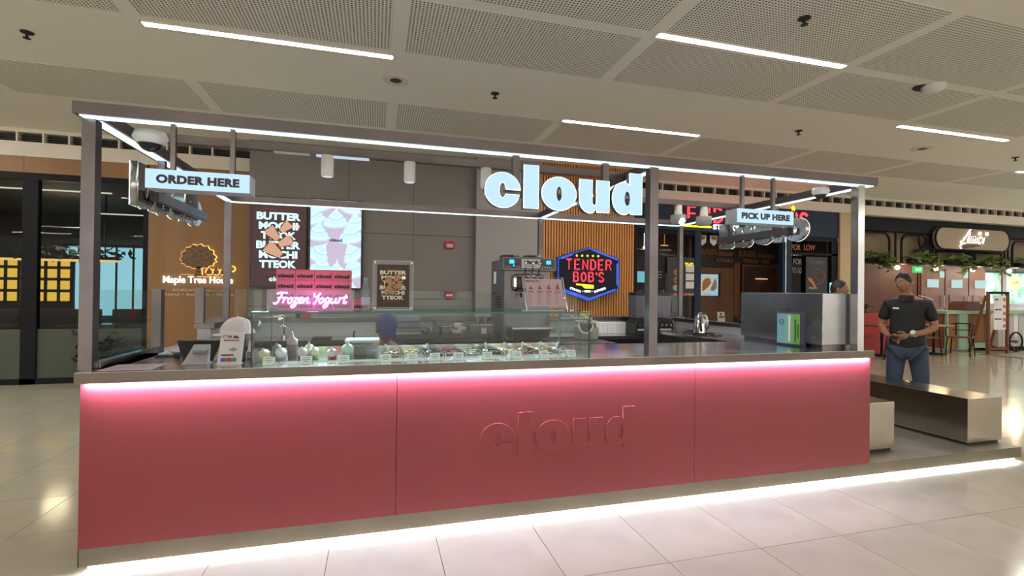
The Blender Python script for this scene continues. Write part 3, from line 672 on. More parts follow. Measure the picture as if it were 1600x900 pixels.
# black metal frame with rounded openings
def rrect(x0, x1, z0, z1, r, y):
    P = []
    for cx, cz, a in ((x1-r, z1-r, 0), (x0+r, z1-r, 90), (x0+r, z0+.03, 180), (x1-r, z0+.03, 270)):
        rr = r if a < 180 else .03
        cx2 = cx if a < 180 else (x0+.03 if a == 180 else x1-.03)
        for i in range(7): P.append((cx2+rr*math.cos(math.radians(a+15*i)), y, cz+rr*math.sin(math.radians(a+15*i))))
    return P
t = thing('metal_arch_frame', 'black metal frame of rounded openings above the cafe entrance', 'frame', (16, 6.15, 2.3))
bx('top_beam', M_bframe, t, 12.42, 26, 6.1, 6.3, 3.06, 3.385)
bx('plant_shelf', M_bframe, t, 12.42, 26, 6.05, 6.3, 2.26, 2.30)
for x0, x1, z1, r in [(12.5, 13.72, 3.02, .22), (14.12, 15.0, 3.0, .2), (15.32, 16.42, 2.63, .05), (16.72, 17.72, 2.63, .05), (18.15, 19.6, 2.98, .2), (19.9, 21.4, 2.98, .2)]:
    B().tube(rrect(x0, x1, 2.28, z1, r, 6.15), .028, 6, True).build('arch', M_bframe, t, fix=False)
for x in (13.92, 15.12, 15.20, 16.52, 16.62, 17.85, 17.98): B().cyl((x, 6.15, 2.28), (x, 6.15, 3.08), .024, n=8).build('upright', M_bframe, t)
B().tube([(14.55+.42*math.cos(a), 6.15, 2.95+.35*math.sin(a)) for a in [-i*PI/14 for i in range(8)]], .03, 6).build('scroll', M_bframe, t, fix=False)
B().tube([(15.0-.30*math.cos(a), 6.15, 2.98-.42*math.sin(a)) for a in [i*PI/14 for i in range(8)]], .026, 6).build('scroll', M_bframe, t, fix=False)
t = thing('cafe_sign', 'wide pill shaped beige sign with glowing script letters', 'sign', (16.4, 6.05, 2.95))
pill = [(17.77-.28+.28*math.cos(a), 2.95+.285*math.sin(a)) for a in [-PI/2+i*PI/10 for i in range(11)]]+[(15.06+.28+.28*math.cos(a), 2.95+.285*math.sin(a)) for a in [PI/2+i*PI/10 for i in range(11)]]
B().prism(pill, 6.0, 6.08).build('board', mat('sign_beige', (.34, .27, .19), .6), t)
B().tube([(a, 6.0, b) for a, b in pill], .022, 6, True).build('rim', M_bframe, t, fix=False)
WG = glow('warm_white', (1, .86, .66), 2.6)
def script(paths, x0, z0, sx, sz, y, r, m, parent, name, slant=.25):
    b = B()
    for P in paths: b.tube([(x0+(a+slant*c)*sx, y, z0+c*sz) for a, c in cr(P)], r, 6)
    return b.build(name, m, parent, fix=False)
AM = [[(0, .15), (.2, .0), (.5, .6), (.9, 1.9), (1.0, 1.9), (1.05, .9), (1.1, 0)], [(.35, .7), (1.1, .75)],
      [(1.35, .95), (1.35, 0)], [(1.35, .6), (1.55, .95), (1.7, .7), (1.7, 0)], [(1.7, .6), (1.9, .95), (2.05, .7), (2.05, 0)],
      [(2.35, .9), (2.35, 0)], [(3.1, .85), (2.8, .95), (2.6, .5), (2.8, 0), (3.1, .15)], [(3.35, .9), (3.35, 0)]]
script(AM, 15.92, 2.86, .245, .16, 5.985, .022, WG, t, 'glowing_lettering'); script(AM, 15.92, 2.86, .245, .16, 5.96, .010, mat('sign_brown', (.10, .05, .03), .5), t, 'lettering')
for x in (16.62, 16.88): B().sph((x, 5.98, 3.11), (.05, .02, .05), 12, 8).build('glowing_dot', WG, t)
B().prism([(15.95, 2.74), (16.02, 2.80), (16.45, 2.82), (16.65, 2.78), (16.45, 2.76), (16.3, 2.73), (16.05, 2.71)], 5.96, 5.97).build('underline', mat('sign_brown', (.10, .05, .03), .5), t)
B().tube([(15.95, 5.985, 2.70), (15.90, 5.985, 2.76), (15.98, 5.985, 2.83), (16.1, 5.985, 2.84)], .014, 6).build('underline_glow', WG, t, fix=False)
M_leaf = noisy('leaf_green', (.16, .23, .05), (.07, .12, .03), 8, .5)
for k, (x, n, lab) in enumerate([(13.15, 300, 'trailing green shelf plant nearest the cream column'), (14.75, 260, 'trailing shelf plant just left of the pill sign'), (15.95, 200, 'low shelf plant under the script letters'), (17.2, 240, 'shelf plant under the right end of the pill sign'), (18.7, 260, 'shelf plant at the right picture edge')]):
    t = thing('shelf_plant', lab, 'plant', (x, 6.1, 2.3), 0, 'plants on the cafe shelf')
    rr = random.Random(40+k); leaves(leaves(B(), (x, 6.08, 2.43), (.24, .05, .055), n//3, .19, rr), (x+.35, 6.02, 2.25), (.12, .03, .08), n//8, .17, rr).build('foliage', M_leaf, t, fix=False)['kind'] = 'stuff'
    B().box(x-.35, x+.35, 6.1, 6.24, 2.30, 2.40).build('planter', M_bframe, t)
for k, (x, lab) in enumerate([(14.33, 'warm glowing bulb under the cafe shelf nearest the exit sign'), (15.68, 'brightest warm bulb under the left end of the pill sign'), (17.05, 'warm glowing bulb under the right half of the pill sign'), (18.49, 'warm glowing bulb before the garden window')]):
    t = thing('bulb_lamp', lab, 'lamp', (x, 6.4, 2.2), 0, 'cafe bulbs')
    B().sph((x, 6.4, 2.19), .055, 12, 8).build('bulb', glow('bulb_warm', (1, .78, .45), 9), t); B().cyl((x, 6.4, 2.24), (x, 6.4, 2.42), .02, n=8).build('holder', M_bframe, t)
for x in (14.33, 15.68, 17.05, 18.49): bulb('bulb_light', (x, 6.25, 2.12), 7, (1, .72, .42), .05)
t = thing('exit_sign', 'green lit exit sign under the cafe shelf', 'sign', (15.33, 6.6, 2.17))
B().cyl((15.3, 6.6, 2.25), (15.3, 6.6, 2.42), .01, n=6).build('hanger', M_bframe, t); bx('box', glow('exit_green', (.05, .60, .18), .8), t, 15.15, 15.48, 6.58, 6.62, 2.08, 2.25); text('EXIT', .1, glow('exit_white', (.7, 1, .8), .9), t, (15.21, 6.575, 2.12), fit=(.22, .09), bold=.02)
o = bx('wall_notice', mat('notice_pink', (.45, .28, .22), .7), None, 12.85, 13.2, 7.38, 7.4, 2.0, 2.22); tag(o, 'small pale notice on the dark red cafe wall', 'notice')
# cafe furniture
t = thing('serving_counter', 'mint green and wood panelled counter outside the cafe', 'counter', (16.7, 6.5, 0))
bx('body', M_cwood, t, 15.98, 17.5, 6.35, 6.9, .08, 1.0); bx('top', M_mint, t, 15.9, 17.6, 6.28, 6.95, 1.0, 1.08)
for a, b in ((16.40, 16.72), (17.45, 17.58), (15.95, 16.0)): bx('post', M_mint, t, a, b, 6.30, 6.36, .05, 1.0)
bx('bottom_rail', M_mint, t, 16.72, 17.5, 6.31, 6.36, .08, .22)
B().tube([(16.9, 6.34, .66), (17.0, 6.34, .70), (17.1, 6.34, .66), (17.2, 6.34, .73)], .02, 6).build('lettering', mat('sign_red', (.3, .04, .02), .5), t, fix=False)
t = thing('bread_oven', 'small rounded brown oven on the mint counter', 'oven', (17.05, 6.6, 1.08))
B().prism([(16.75, 1.08), (17.4, 1.08), (17.4, 1.25), (17.3, 1.33), (16.9, 1.33), (16.78, 1.25)], 6.4, 6.8).build('body', mat('oven_brown', (.10, .04, .03), .4), t); bx('side', M_white, t, 17.36, 17.42, 6.4, 6.8, 1.08, 1.3)
t = thing('menu_easel', 'brown wooden A-frame board holding a white menu sheet', 'sign', (16.95, 5.8, 0))
for x in (16.57, 17.28): B().box(x-.03, x+.03, 5.74, 5.80, 0, 1.60).build('leg', mat('easel_wood', (.16, .06, .025), .5), t); B().prism([(5.80, 1.5), (5.84, 1.5), (6.2, 0), (6.14, 0)], x-.025, x+.025, 'yz').build('leg', mat('easel_wood', (.16, .06, .025), .5), t)
bx('crossbar', M_bframe, t, 16.57, 17.28, 5.74, 5.80, 1.54, 1.60); bx('foot_rail', mat('easel_wood', (.16, .06, .025), .5), t, 16.57, 17.28, 5.74, 5.80, .10, .16)
sh = bx('menu_sheet', M_whitem, t, 16.72, 17.16, 5.73, 5.74, .62, 1.50)
for z in (1.38, 1.12, .88): 
    for a in (16.75, 16.88) if z < 1.2 else (16.75,): bx('print_line', M_ink, sh, a, a+.11, 5.725, 5.73, z, z+.035)
for z in (1.40, 1.22, 1.04, .88, .72): B().sph((17.10, 5.728, z), (.05, .004, .05), 10, 6).build('food_print', mat('print_red', (.45, .12, .08), .6), sh)
t = thing('gelato_cart', 'white fluted cart with a black spoked wheel at the right edge', 'cart', (18.3, 6.2, 0))
for k in range(9): bx('fluted_panel', M_white if k % 2 else mat('cart_grey', (.45, .45, .43), .5), t, 17.62+k*.2, 17.80+k*.2, 6.15, 6.25, .12, 1.02)
bx('cart_top', M_mint, t, 17.6, 19.5, 6.05, 6.7, 1.02, 1.10); bx('plinth', M_bframe, t, 17.6, 19.5, 6.2, 6.7, 0, .12)
wh = B().tube([(18.0+.25*math.cos(i*PI/12), 5.98, .27+.25*math.sin(i*PI/12)) for i in range(24)], .022, 6, True).build('wheel', M_bframe, t, fix=False)
sp = B()
for i in range(10): sp.cyl((18.0, 5.98, .27), (18+.24*math.cos(i*PI/5), 5.98, .27+.24*math.sin(i*PI/5)), .005, n=5)
sp.cyl((18, 5.95, .27), (18, 6.1, .27), .03, n=10).build('spokes', M_steel, wh)
def cafe_chair(x, y, rz, label):
    t = thing('cafe_chair', label, 'chair', (x, y, 0), rz, 'dark cafe armchairs')
    L = lambda b, n: b.build(n, M_bframe, t, local=True, fix=False)
    for sx in (-.2, .2):
        for sy in (-.2, .2): L(B().tube([(sx*1.15, sy*1.2, 0), (sx, sy, .45)], .014, 6), 'leg')
    B().box(-.22, .22, -.22, .22, .44, .47).build('seat', mat('seat_brown', (.12, .06, .03), .6), t, local=True)
    L(B().tube([(-.23, -.18, .46), (-.25, -.15, .66), (-.24, .1, .72), (-.15, .24, .78), (.15, .24, .78), (.24, .1, .72), (.25, -.15, .66), (.23, -.18, .46)], .014, 6), 'armrest')
    L(B().tube([(-.12, .22, .46), (-.13, .24, .78)], .011, 6).tube([(.12, .22, .46), (.13, .24, .78)], .011, 6).tube([(-.2, .22, .62), (.2, .22, .62)], .011, 6), 'backrest')
cafe_chair(15.55, 5.75, -1.2, 'dark metal armchair left of the mint counter')
cafe_chair(14.55, 5.9, 1.3, 'dark armchair behind the standing man')
t = thing('cafe_table', 'small pale topped bistro table beside the dark armchair', 'table', (15.05, 6.0, 0))
bx('table_top', mat('table_pale', (.42, .32, .22), .3), t, 14.75, 15.35, 5.75, 6.3, .72, .75); B().cyl((15.05, 6.02, .02), (15.05, 6.02, .72), .03, n=8).build('pedestal', M_bframe, t); bx('foot', M_bframe, t, 14.85, 15.25, 5.85, 6.2, 0, .03)
t = thing('red_bench', 'red upholstered bench with a red crate behind the standing man', 'bench', (13.4, 6.4, 0))
MR = mat('bench_red', (.32, .03, .03), .5)
bx('backrest', MR, t, 12.7, 15.0, 6.9, 7.0, .45, 1.0); bx('seat', MR, t, 12.7, 15.0, 6.4, 6.9, 0, .45)
t = thing('cafe_table', 'dark table with a small card at the left of the cafe', 'table', (13.2, 6.0, 0))
bx('table_top', mat('table_brown', (.18, .09, .05), .4), t, 12.9, 13.7, 5.75, 6.25, .72, .75); B().cyl((13.3, 6, .02), (13.3, 6, .72), .03, n=8).build('pedestal', M_bframe, t); bx('foot', M_bframe, t, 13.1, 13.5, 5.85, 6.2, 0, .03)
o = bx('table_card', mat('card_tan', (.5, .3, .2), .6), None, 13.05, 13.22, 5.88, 5.9, .75, .98); tag(o, 'small tan card on the dark table at the left of the cafe', 'card')
cafe_chair(12.95, 5.3, .3, 'dark chair in front of the table nearest the cream column')
t = thing('back_planter', 'low planter of dark leaves behind the red bench', 'plant', (13.2, 7.15, 0))
bx('planter', M_bframe, t, 12.9, 14.4, 7.05, 7.3, 0, 1.0); leaves(B(), (13.65, 7.15, 1.1), (.3, .05, .06), 160, .16, random.Random(9)).build('foliage', M_leafd, t, fix=False)['kind'] = 'stuff'
struct(bx('wall_right', mat('end_wall', (.4, .36, .3), .8), None, 34, 34.2, -14, 14, 0, 3.8))
struct(bx('wall_left', mat('end_wall', (.4, .36, .3), .8), None, -24.2, -24, -14, 14, 0, 3.8))

# ================================================================== people
def skin_mesh(verts, edges, radii, sub=2, root=0):
    me = bpy.data.meshes.new('sk'); me.from_pydata([Vector(v) for v in verts], edges, [])
    ob = bpy.data.objects.new('sk', me); COL.objects.link(ob)
    ob.modifiers.new('skin', 'SKIN')
    for i, r in enumerate(radii):
        me.skin_vertices[0].data[i].radius = (r if hasattr(r, '__len__') else (r, r)); me.skin_vertices[0].data[i].use_root = (i == root)
    s = ob.modifiers.new('s', 'SUBSURF'); s.levels = s.render_levels = sub
    bpy.context.view_layer.update(); dg = bpy.context.evaluated_depsgraph_get()
    r = bpy.data.meshes.new_from_object(ob.evaluated_get(dg)); bpy.data.objects.remove(ob); return r
def skin(spec, sub=2):
    """spec: {name: (pos, radius, parent name)}"""
    K = list(spec); V = [spec[k][0] for k in K]; E = [(K.index(spec[k][2]), i) for i, k in enumerate(K) if spec[k][2]]
    return skin_mesh(V, E, [spec[k][1] for k in K], sub)
M_skin = noisy('skin', (.34, .17, .10), (.30, .145, .085), 6, .5)
M_hair = mat('hair_black', (.012, .010, .010), .5)
def head_shape(b, c, yaw, s=1.0, tilt=0.):
    """ellipsoid skull with jaw, nose, brow, lips and ears; the face looks along -Y before the turn"""
    R = Matrix.Rotation(yaw, 4, 'Z') @ Matrix.Rotation(tilt, 4, 'X'); T = Matrix.Translation(c) @ R @ Matrix.Scale(s, 4)
    n, m = 28, 22; V = []; F = []
    for j in range(m+1):
        t = PI*j/m
        for i in range(n):
            a = 2*PI*i/n; x = .076*math.sin(t)*math.cos(a); y = .094*math.sin(t)*math.sin(a); z = .118*math.cos(t)
            fr = max(0, -y/.094)
            if z < -.02:
                k = 1-.30*min(1, (-z-.02)/.1); x *= k; y = y*(1-.10*min(1, (-z-.02)/.1)) + (.012 if y > 0 else -.006)*min(1, (-z-.02)/.1)
            g = lambda X, Z, sx, sz: math.exp(-((x-X)/sx)**2-((z-Z)/sz)**2)
            if y < 0:
                y -= fr*(.026*g(0, -.022, .013, .016)+.012*g(0, .0, .010, .03)+.006*g(0, .032, .05, .010)+.008*g(0, -.058, .022, .010)+.008*g(0, -.095, .022, .014)-.010*(g(.03, .012, .016, .010)+g(-.03, .012, .016, .010))-.003*g(0, -.058, .022, .003))
            V.append(T @ Vector((x, y, z)))
    for j in range(m):
        for i in range(n): F.append((j*n+i, (j+1)*n+i, (j+1)*n+(i+1) % n, j*n+(i+1) % n))
    b.add(V, F, True)
    for sx in (-1, 1):
        e = B().sph((0, 0, 0), (.010, .020, .032), 10, 8); b.add([T @ (Vector(v)+Vector((sx*.078, .008, -.005))) for v in e.v], e.f, True)
    return T
def face_parts(T, parent):
    for nm, m, pts in (('eye', M_white, [(.031, -.083, .013), (-.031, -.083, .013)]), ('iris', M_ink, [(.031, -.089, .013), (-.031, -.089, .013)])):
        r = .012 if nm == 'eye' else .0065
        for p in pts:
            e = B().sph((0, 0, 0), (r, r*.6, r*.75), 10, 8); B().add([T @ (Vector(v)+Vector(p)) for v in e.v], e.f, True).build(nm, m, parent, local=True)
    for sx in (-1, 1): B().tube([T @ Vector((sx*a, y, z)) for a, y, z in ((.016, -.098, .032), (.032, -.096, .038), (.048, -.083, .032))], .0035, 6).build('eyebrow', M_hair, parent, local=True)
    B().tube([T @ Vector((x, y, -.060)) for x, y in ((-.022, -.086), (-.01, -.096), (0, -.098), (.01, -.096), (.022, -.086))], .0035, 6).build('mouth', mat('lips', (.25, .08, .06), .5), parent, local=True)
def hair_cap(T, parent, low=-.01, grow=1.09):
    n, m = 26, 12; V = []; F = []
    for j in range(m+1):
        for i in range(n):
            a = 2*PI*i/n; front = max(0, -math.sin(a)); zl = low+.085*front+(.0 if front else -.045*max(0, math.sin(a)))
            tm = math.acos(max(-1, min(1, zl/.118))); t = tm*j/m
            V.append(T @ Vector((.076*grow*math.sin(t)*math.cos(a)*1.02, .094*grow*math.sin(t)*math.sin(a), .118*grow*math.cos(t)+.004)))
    for j in range(m):
        for i in range(n): F.append((j*n+i, (j+1)*n+i, (j+1)*n+(i+1) % n, j*n+(i+1) % n))
    o = B().add(V, F, True).build('hair', M_hair, parent, local=True); md = o.modifiers.new('s', 'SOLIDIFY'); md.thickness = .012; return o
def hand(b, w, d, side, curl=.6, s=1.0):
    """palm and five fingers rooted at wrist w, pointing along d; side = unit vector to the thumb"""
    w, d, side = Vector(w), Vector(d).normalized(), Vector(side).normalized(); nrm = d.cross(side).normalized()
    pc = w+d*.05*s
    V = B().sph((0, 0, 0), (1, 1, 1), 12, 8)
    b.add([pc+side*v[0]*.040*s+d*v[1]*.052*s+nrm*v[2]*.018*s for v in V.v], V.f, True)
    for k, (off, ln) in enumerate(((.030, .070), (.010, .078), (-.010, .072), (-.029, .056))):
        p = w+d*.088*s+side*off*s; q1 = p+d*ln*.40*s+nrm*ln*.10*curl*s; q2 = q1+d*ln*.28*s*(1-curl*.5)+nrm*ln*.30*curl*s; q3 = q2+d*ln*.2*s*(1-curl)+nrm*ln*.28*curl*s
        b.tube([p-d*.02*s, p, q1, q2, q3], [.010*s, .0095*s, .0088*s, .008*s, .006*s], 8)
    p = w+d*.03*s+side*.034*s; b.tube([p-side*.012*s, p+side*.018*s+d*.015*s, p+side*.03*s+d*.042*s+nrm*.01*s, p+side*.026*s+d*.066*s+nrm*.018*s], [.013*s, .012*s, .0105*s, .0075*s], 8)

def man():
    t = thing('person', 'man in a black polo shirt and jeans looking down at his hands', 'person', (7.66, 1.40, 0), -1.02)
    LB = lambda b, n, m, **k: b.build(n, m, t, local=True, **k)
    b = B()
    body = skin({'pel': ((0, 0, .93), (.14, .10), None), 'w': ((0, 0, 1.08), (.13, .095), 'pel'), 'ch': ((0, .0, 1.27), (.15, .10), 'w'), 'cl': ((0, .01, 1.40), (.10, .075), 'ch'),
      'nk': ((-.01, -.005, 1.47), .055, 'cl'), 'nk2': ((-.02, -.02, 1.54), .053, 'nk'),
      'sl': ((-.175, .01, 1.375), .062, 'cl'), 'el': ((-.255, .02, 1.10), .043, 'sl'), 'fl': ((-.21, -.14, 1.03), .035, 'el'), 'wl': ((-.145, -.26, .985), .026, 'fl'),
      'sr': ((.175, .01, 1.375), .062, 'cl'), 'er': ((.255, .02, 1.10), .043, 'sr'), 'fr': ((.17, -.14, 1.05), .036, 'er'), 'wr': ((.03, -.27, 1.01), .027, 'fr'),
      'hl': ((-.10, 0, .86), .088, 'pel'), 'kl': ((-.12, -.04, .48), .058, 'hl'), 'al': ((-.13, .02, .10), .038, 'kl'), 'tl': ((-.14, -.12, .035), .035, 'al'),
      'hr': ((.10, 0, .86), .088, 'pel'), 'kr': ((.13, -.03, .48), .058, 'hr'), 'ar': ((.14, .03, .10), .038, 'kr'), 'tr': ((.15, -.11, .035), .035, 'ar')})
    b.mesh(body); b.sm = [True]*len(b.f)
    T = head_shape(b, (-.03, -.045, 1.625), -.50, 1.0, .16)
    hand(b, (-.145, -.26, .985), (.75, -.45, -.35), (.1, -.5, .9), .8); hand(b, (.03, -.27, 1.01), (-.9, -.25, -.30), (-.1, -.5, .9), .9)
    LB(b, 'body', M_skin, fix=False); face_parts(T, t); hair_cap(T, t)
    M_polo = mat('polo_black', (.010, .011, .015), .75); M_jean = noisy('denim', (.045, .075, .12), (.028, .045, .085), 5, .8)
    s = B().mesh(skin({'hem': ((0, 0, .76), (.20, .15), None), 'pel': ((0, 0, .86), (.195, .145), 'hem'), 'w': ((0, -.01, 1.05), (.185, .14), 'pel'), 'ch': ((0, .0, 1.26), (.185, .125), 'w'), 'cl': ((0, .01, 1.38), (.13, .09), 'ch'), 'nk': ((-.005, 0, 1.45), (.068, .066), 'cl'),
      'sl': ((-.18, .01, 1.365), (.08, .075), 'cl'), 'el': ((-.245, .01, 1.16), (.07, .068), 'sl'), 'sr': ((.18, .01, 1.365), (.08, .075), 'cl'), 'er': ((.245, .01, 1.16), (.07, .068), 'sr')})); s.sm = [True]*len(s.f); LB(s, 'polo_shirt', M_polo, fix=False)
    B().lathe([(.105, 1.405), (.082, 1.45), (.072, 1.478), (.066, 1.478), (.072, 1.445), (.09, 1.405)], (-.008, -.002, 0), 24).build('collar', M_polo, t, local=True)
    B().box(-.13, -.07, -.145, -.137, 1.31, 1.33).build('chest_badge', M_white, t, local=True)
    B().tube([(.10, .0, 1.475), (.18, .0, 1.455), (.235, .01, 1.42)], .006, 5).build('shoulder_piping', M_white, t, local=True)
    s = B().mesh(skin({'pel': ((0, 0, .88), (.165, .12), None), 'hl': ((-.10, 0, .80), .115, 'pel'), 'kl': ((-.12, -.04, .48), .088, 'hl'), 'al': ((-.13, .02, .11), .072, 'kl'), 'hr': ((.10, 0, .80), .115, 'pel'), 'kr': ((.13, -.03, .48), .088, 'hr'), 'ar': ((.14, .03, .11), .072, 'kr')})); s.sm = [True]*len(s.f); LB(s, 'jeans', M_jean, fix=False)
    for sx in (-.135, .145): B().sph((sx, -.06, .045), (.05, .14, .05), 14, 8).build('shoe', M_blackm, t, local=True)
    B().tube([(.085+.034*math.cos(a)*.5, -.232+.0*a+.034*math.cos(a)*.6, 1.03+.034*math.sin(a)) for a in [i*PI/6 for i in range(12)]], .010, 6, True).build('wristwatch', M_steelp, t, local=True, fix=False)
    B().cyl((.07, -.262, 1.045), (.064, -.274, 1.05), .024, n=14).build('watch_face', M_white, t, local=True)
    o = B().box(-.135, -.055, -.36, -.335, .96, 1.0, bev=.008).build('black_object', M_black, None)
    R = Matrix.Translation((7.66, 1.40, 0)) @ Matrix.Rotation(-1.02, 4, 'Z'); o.matrix_world = R
    tag(o, 'small black object held in the hands of the man in the polo shirt', 'phone'); o.name = 'phone'
man()
def bystander():
    t = thing('person', 'dark haired person half hidden behind the right front post', 'person', (7.28, 2.0, 0), -.2)
    b = B(); body = skin({'pel': ((0, 0, .90), (.13, .10), None), 'ch': ((0, 0, 1.2), (.14, .10), 'pel'), 'cl': ((0, .01, 1.33), (.10, .07), 'ch'), 'nk': ((0, 0, 1.42), .05, 'cl'), 'n2': ((0, -.01, 1.47), .05, 'nk'),
      'sl': ((-.17, .01, 1.32), .06, 'cl'), 'el': ((-.22, .03, 1.06), .042, 'sl'), 'wl': ((-.2, -.08, .84), .028, 'el'), 'sr': ((.17, .01, 1.32), .06, 'cl'), 'er': ((.22, .03, 1.06), .042, 'sr'), 'wr': ((.2, -.08, .84), .028, 'er'),
      'hl': ((-.09, 0, .84), .085, 'pel'), 'kl': ((-.1, -.01, .46), .055, 'hl'), 'al': ((-.1, .03, .09), .037, 'kl'), 'tl': ((-.1, -.12, .035), .034, 'al'), 'hr': ((.09, 0, .84), .085, 'pel'), 'kr': ((.1, -.01, .46), .055, 'hr'), 'ar': ((.1, .03, .09), .037, 'kr'), 'tr': ((.1, -.12, .035), .034, 'ar')})
    b.mesh(body); b.sm = [True]*len(b.f); T = head_shape(b, (0, -.02, 1.545), .9, .97)
    for sx in (-1, 1): hand(b, (sx*.2, -.08, .84), (0, -.1, -1), (0, -1, 0), .3)
    b.build('body', M_skin, t, local=True, fix=False); face_parts(T, t); hair_cap(T, t)
    s = B().mesh(skin({'pel': ((0, 0, .84), (.165, .125), None), 'ch': ((0, 0, 1.2), (.17, .12), 'pel'), 'cl': ((0, .01, 1.31), (.12, .085), 'ch'), 'nk': ((0, 0, 1.385), .062, 'cl'), 'sl': ((-.18, .01, 1.31), .08, 'cl'), 'el': ((-.225, .03, 1.07), .062, 'sl'), 'sr': ((.18, .01, 1.31), .08, 'cl'), 'er': ((.225, .03, 1.07), .062, 'sr')})); s.sm = [True]*len(s.f)
    s.build('shirt', mat('shirt_brown', (.05, .035, .035), .8), t, local=True, fix=False)
    s = B().mesh(skin({'pel': ((0, 0, .86), (.15, .115), None), 'hl': ((-.09, 0, .78), .105, 'pel'), 'kl': ((-.1, -.01, .46), .08, 'hl'), 'al': ((-.1, .03, .11), .065, 'kl'), 'hr': ((.09, 0, .78), .105, 'pel'), 'kr': ((.1, -.01, .46), .08, 'hr'), 'ar': ((.1, .03, .11), .065, 'kr')})); s.sm = [True]*len(s.f)
    s.build('trousers', mat('trousers_dark', (.03, .03, .035), .8), t, local=True, fix=False)
    for sx in (-.1, .1): B().sph((sx, -.05, .045), (.048, .13, .048), 14, 8).build('shoe', M_blackm, t, local=True)
bystander()
def worker():
    # sits low in the aisle of the kiosk, only the capped head and the shoulders above the counter line
    t = thing('person', 'kiosk worker in a blue cap bending down behind the glass display case', 'person', (1.53, 1.25, 0), .15)
    b = B(); body = skin({'pel': ((0, .1, .55), (.13, .11), None), 'ch': ((0, .05, .82), (.14, .10), 'pel'), 'cl': ((0, 0, .97), (.10, .07), 'ch'), 'nk': ((0, -.03, 1.03), .05, 'cl'), 'n2': ((0, -.05, 1.08), .05, 'nk'),
      'sl': ((-.17, 0, .95), .058, 'cl'), 'el': ((-.24, -.05, .72), .04, 'sl'), 'wl': ((-.18, -.26, .72), .027, 'el'), 'sr': ((.17, 0, .95), .058, 'cl'), 'er': ((.24, -.05, .72), .04, 'sr'), 'wr': ((.18, -.26, .72), .027, 'er'),
      'hl': ((-.1, .05, .54), .085, 'pel'), 'kl': ((-.13, -.32, .52), .055, 'hl'), 'al': ((-.13, -.28, .18), .037, 'kl'), 'tl': ((-.13, -.40, .155), .034, 'al'), 'hr': ((.1, .05, .54), .085, 'pel'), 'kr': ((.13, -.32, .52), .055, 'hr'), 'ar': ((.13, -.28, .18), .037, 'kr'), 'tr': ((.13, -.40, .155), .034, 'ar')})
    b.mesh(body); b.sm = [True]*len(b.f); T = head_shape(b, (0, -.08, 1.145), 0, .97, .45)
    for sx in (-1, 1): hand(b, (sx*.18, -.26, .72), (-sx*.3, -1, 0), (-sx, 0, .3), .4)
    b.build('body', M_skin, t, local=True, fix=False); face_parts(T, t); hair_cap(T, t, -.04, 1.05)
    s = B().mesh(skin({'pel': ((0, .1, .50), (.16, .13), None), 'ch': ((0, .05, .82), (.165, .12), 'pel'), 'cl': ((0, 0, .95), (.12, .085), 'ch'), 'nk': ((0, -.03, 1.0), .06, 'cl'), 'sl': ((-.18, 0, .94), .078, 'cl'), 'el': ((-.23, -.04, .78), .06, 'sl'), 'sr': ((.18, 0, .94), .078, 'cl'), 'er': ((.23, -.04, .78), .06, 'sr')})); s.sm = [True]*len(s.f)
    MB = mat('cap_blue', (.008, .022, .13), .7)
    s.build('shirt', MB, t, local=True, fix=False)
    V = []; F = []; n, m = 24, 9
    for j in range(m+1):
        for i in range(n):
            a = 2*PI*i/n; q = PI/2*1.02*j/m; V.append(T @ Vector((.090*math.sin(q)*math.cos(a), .106*math.sin(q)*math.sin(a), .035+.105*math.cos(q))))
    for j in range(m):
        for i in range(n): F.append((j*n+i, (j+1)*n+i, (j+1)*n+(i+1) % n, j*n+(i+1) % n))
    cp = B().add(V, F, True).build('cap', MB, t, local=True)
    B().add([T @ Vector(v) for v in [(-.07, -.07, .035), (.07, -.07, .035), (.055, -.16, .02), (-.055, -.16, .02), (-.07, -.07, .028), (.07, -.07, .028), (.055, -.16, .013), (-.055, -.16, .013)]], [(0, 1, 2, 3), (7, 6, 5, 4), (0, 4, 5, 1), (1, 5, 6, 2), (2, 6, 7, 3), (3, 7, 4, 0)]).build('visor', MB, t, local=True)
    s = B().mesh(skin({'pel': ((0, .1, .53), (.15, .12), None), 'hl': ((-.1, .03, .54), .10, 'pel'), 'kl': ((-.13, -.32, .52), .075, 'hl'), 'al': ((-.13, -.28, .2), .06, 'kl'), 'hr': ((.1, .03, .54), .10, 'pel'), 'kr': ((.13, -.32, .52), .075, 'hr'), 'ar': ((.13, -.28, .2), .06, 'kr')})); s.sm = [True]*len(s.f)
    s.build('trousers', mat('trousers_dark', (.03, .03, .035), .8), t, local=True, fix=False)
    for sx in (-.13, .13): B().sph((sx, -.33, .16), (.048, .13, .04), 14, 8).build('shoe', M_blackm, t, local=True)
worker()
# ================================================================== the platform and the benches on it
t = thing('platform', 'low steel edged platform carrying the kiosk and the benches', 'platform', (3.5, 1.3, 0))
bx('top_plate', M_platform, t, .004, 7.076, .004, 2.75, .100, .1205)
B().box(0, 7.08, 0, .004, .030, .121).box(0, 7.08, 2.75, 2.754, .03, .121).box(0, .004, 0, 2.75, .03, .121).box(7.076, 7.08, 0, 2.75, .03, .121).build('edge_plate', M_plinth, t)
bx('core', M_blackm, t, .06, 7.02, .06, 2.70, 0, .10)
bx('light_strip', glow('led_floor', (1, .97, .92), 4), t, .03, 7.05, .03, .055, .002, .022)
def bench(x0, x1, y0, y1, label):
    t = thing('bench', label, 'bench', ((x0+x1)/2, (y0+y1)/2, .121), 0, 'brushed metal benches')
    bx('body', M_bench, t, x0, x1, y0, y1, .145, .546, bev=.004); bx('recessed_base', M_blackm, t, x0+.02, x1-.02, y0+.02, y1-.02, .121, .145)
bench(5.36, 5.83, .20, 1.90, 'short visible metal bench block right beside the pink kiosk side')
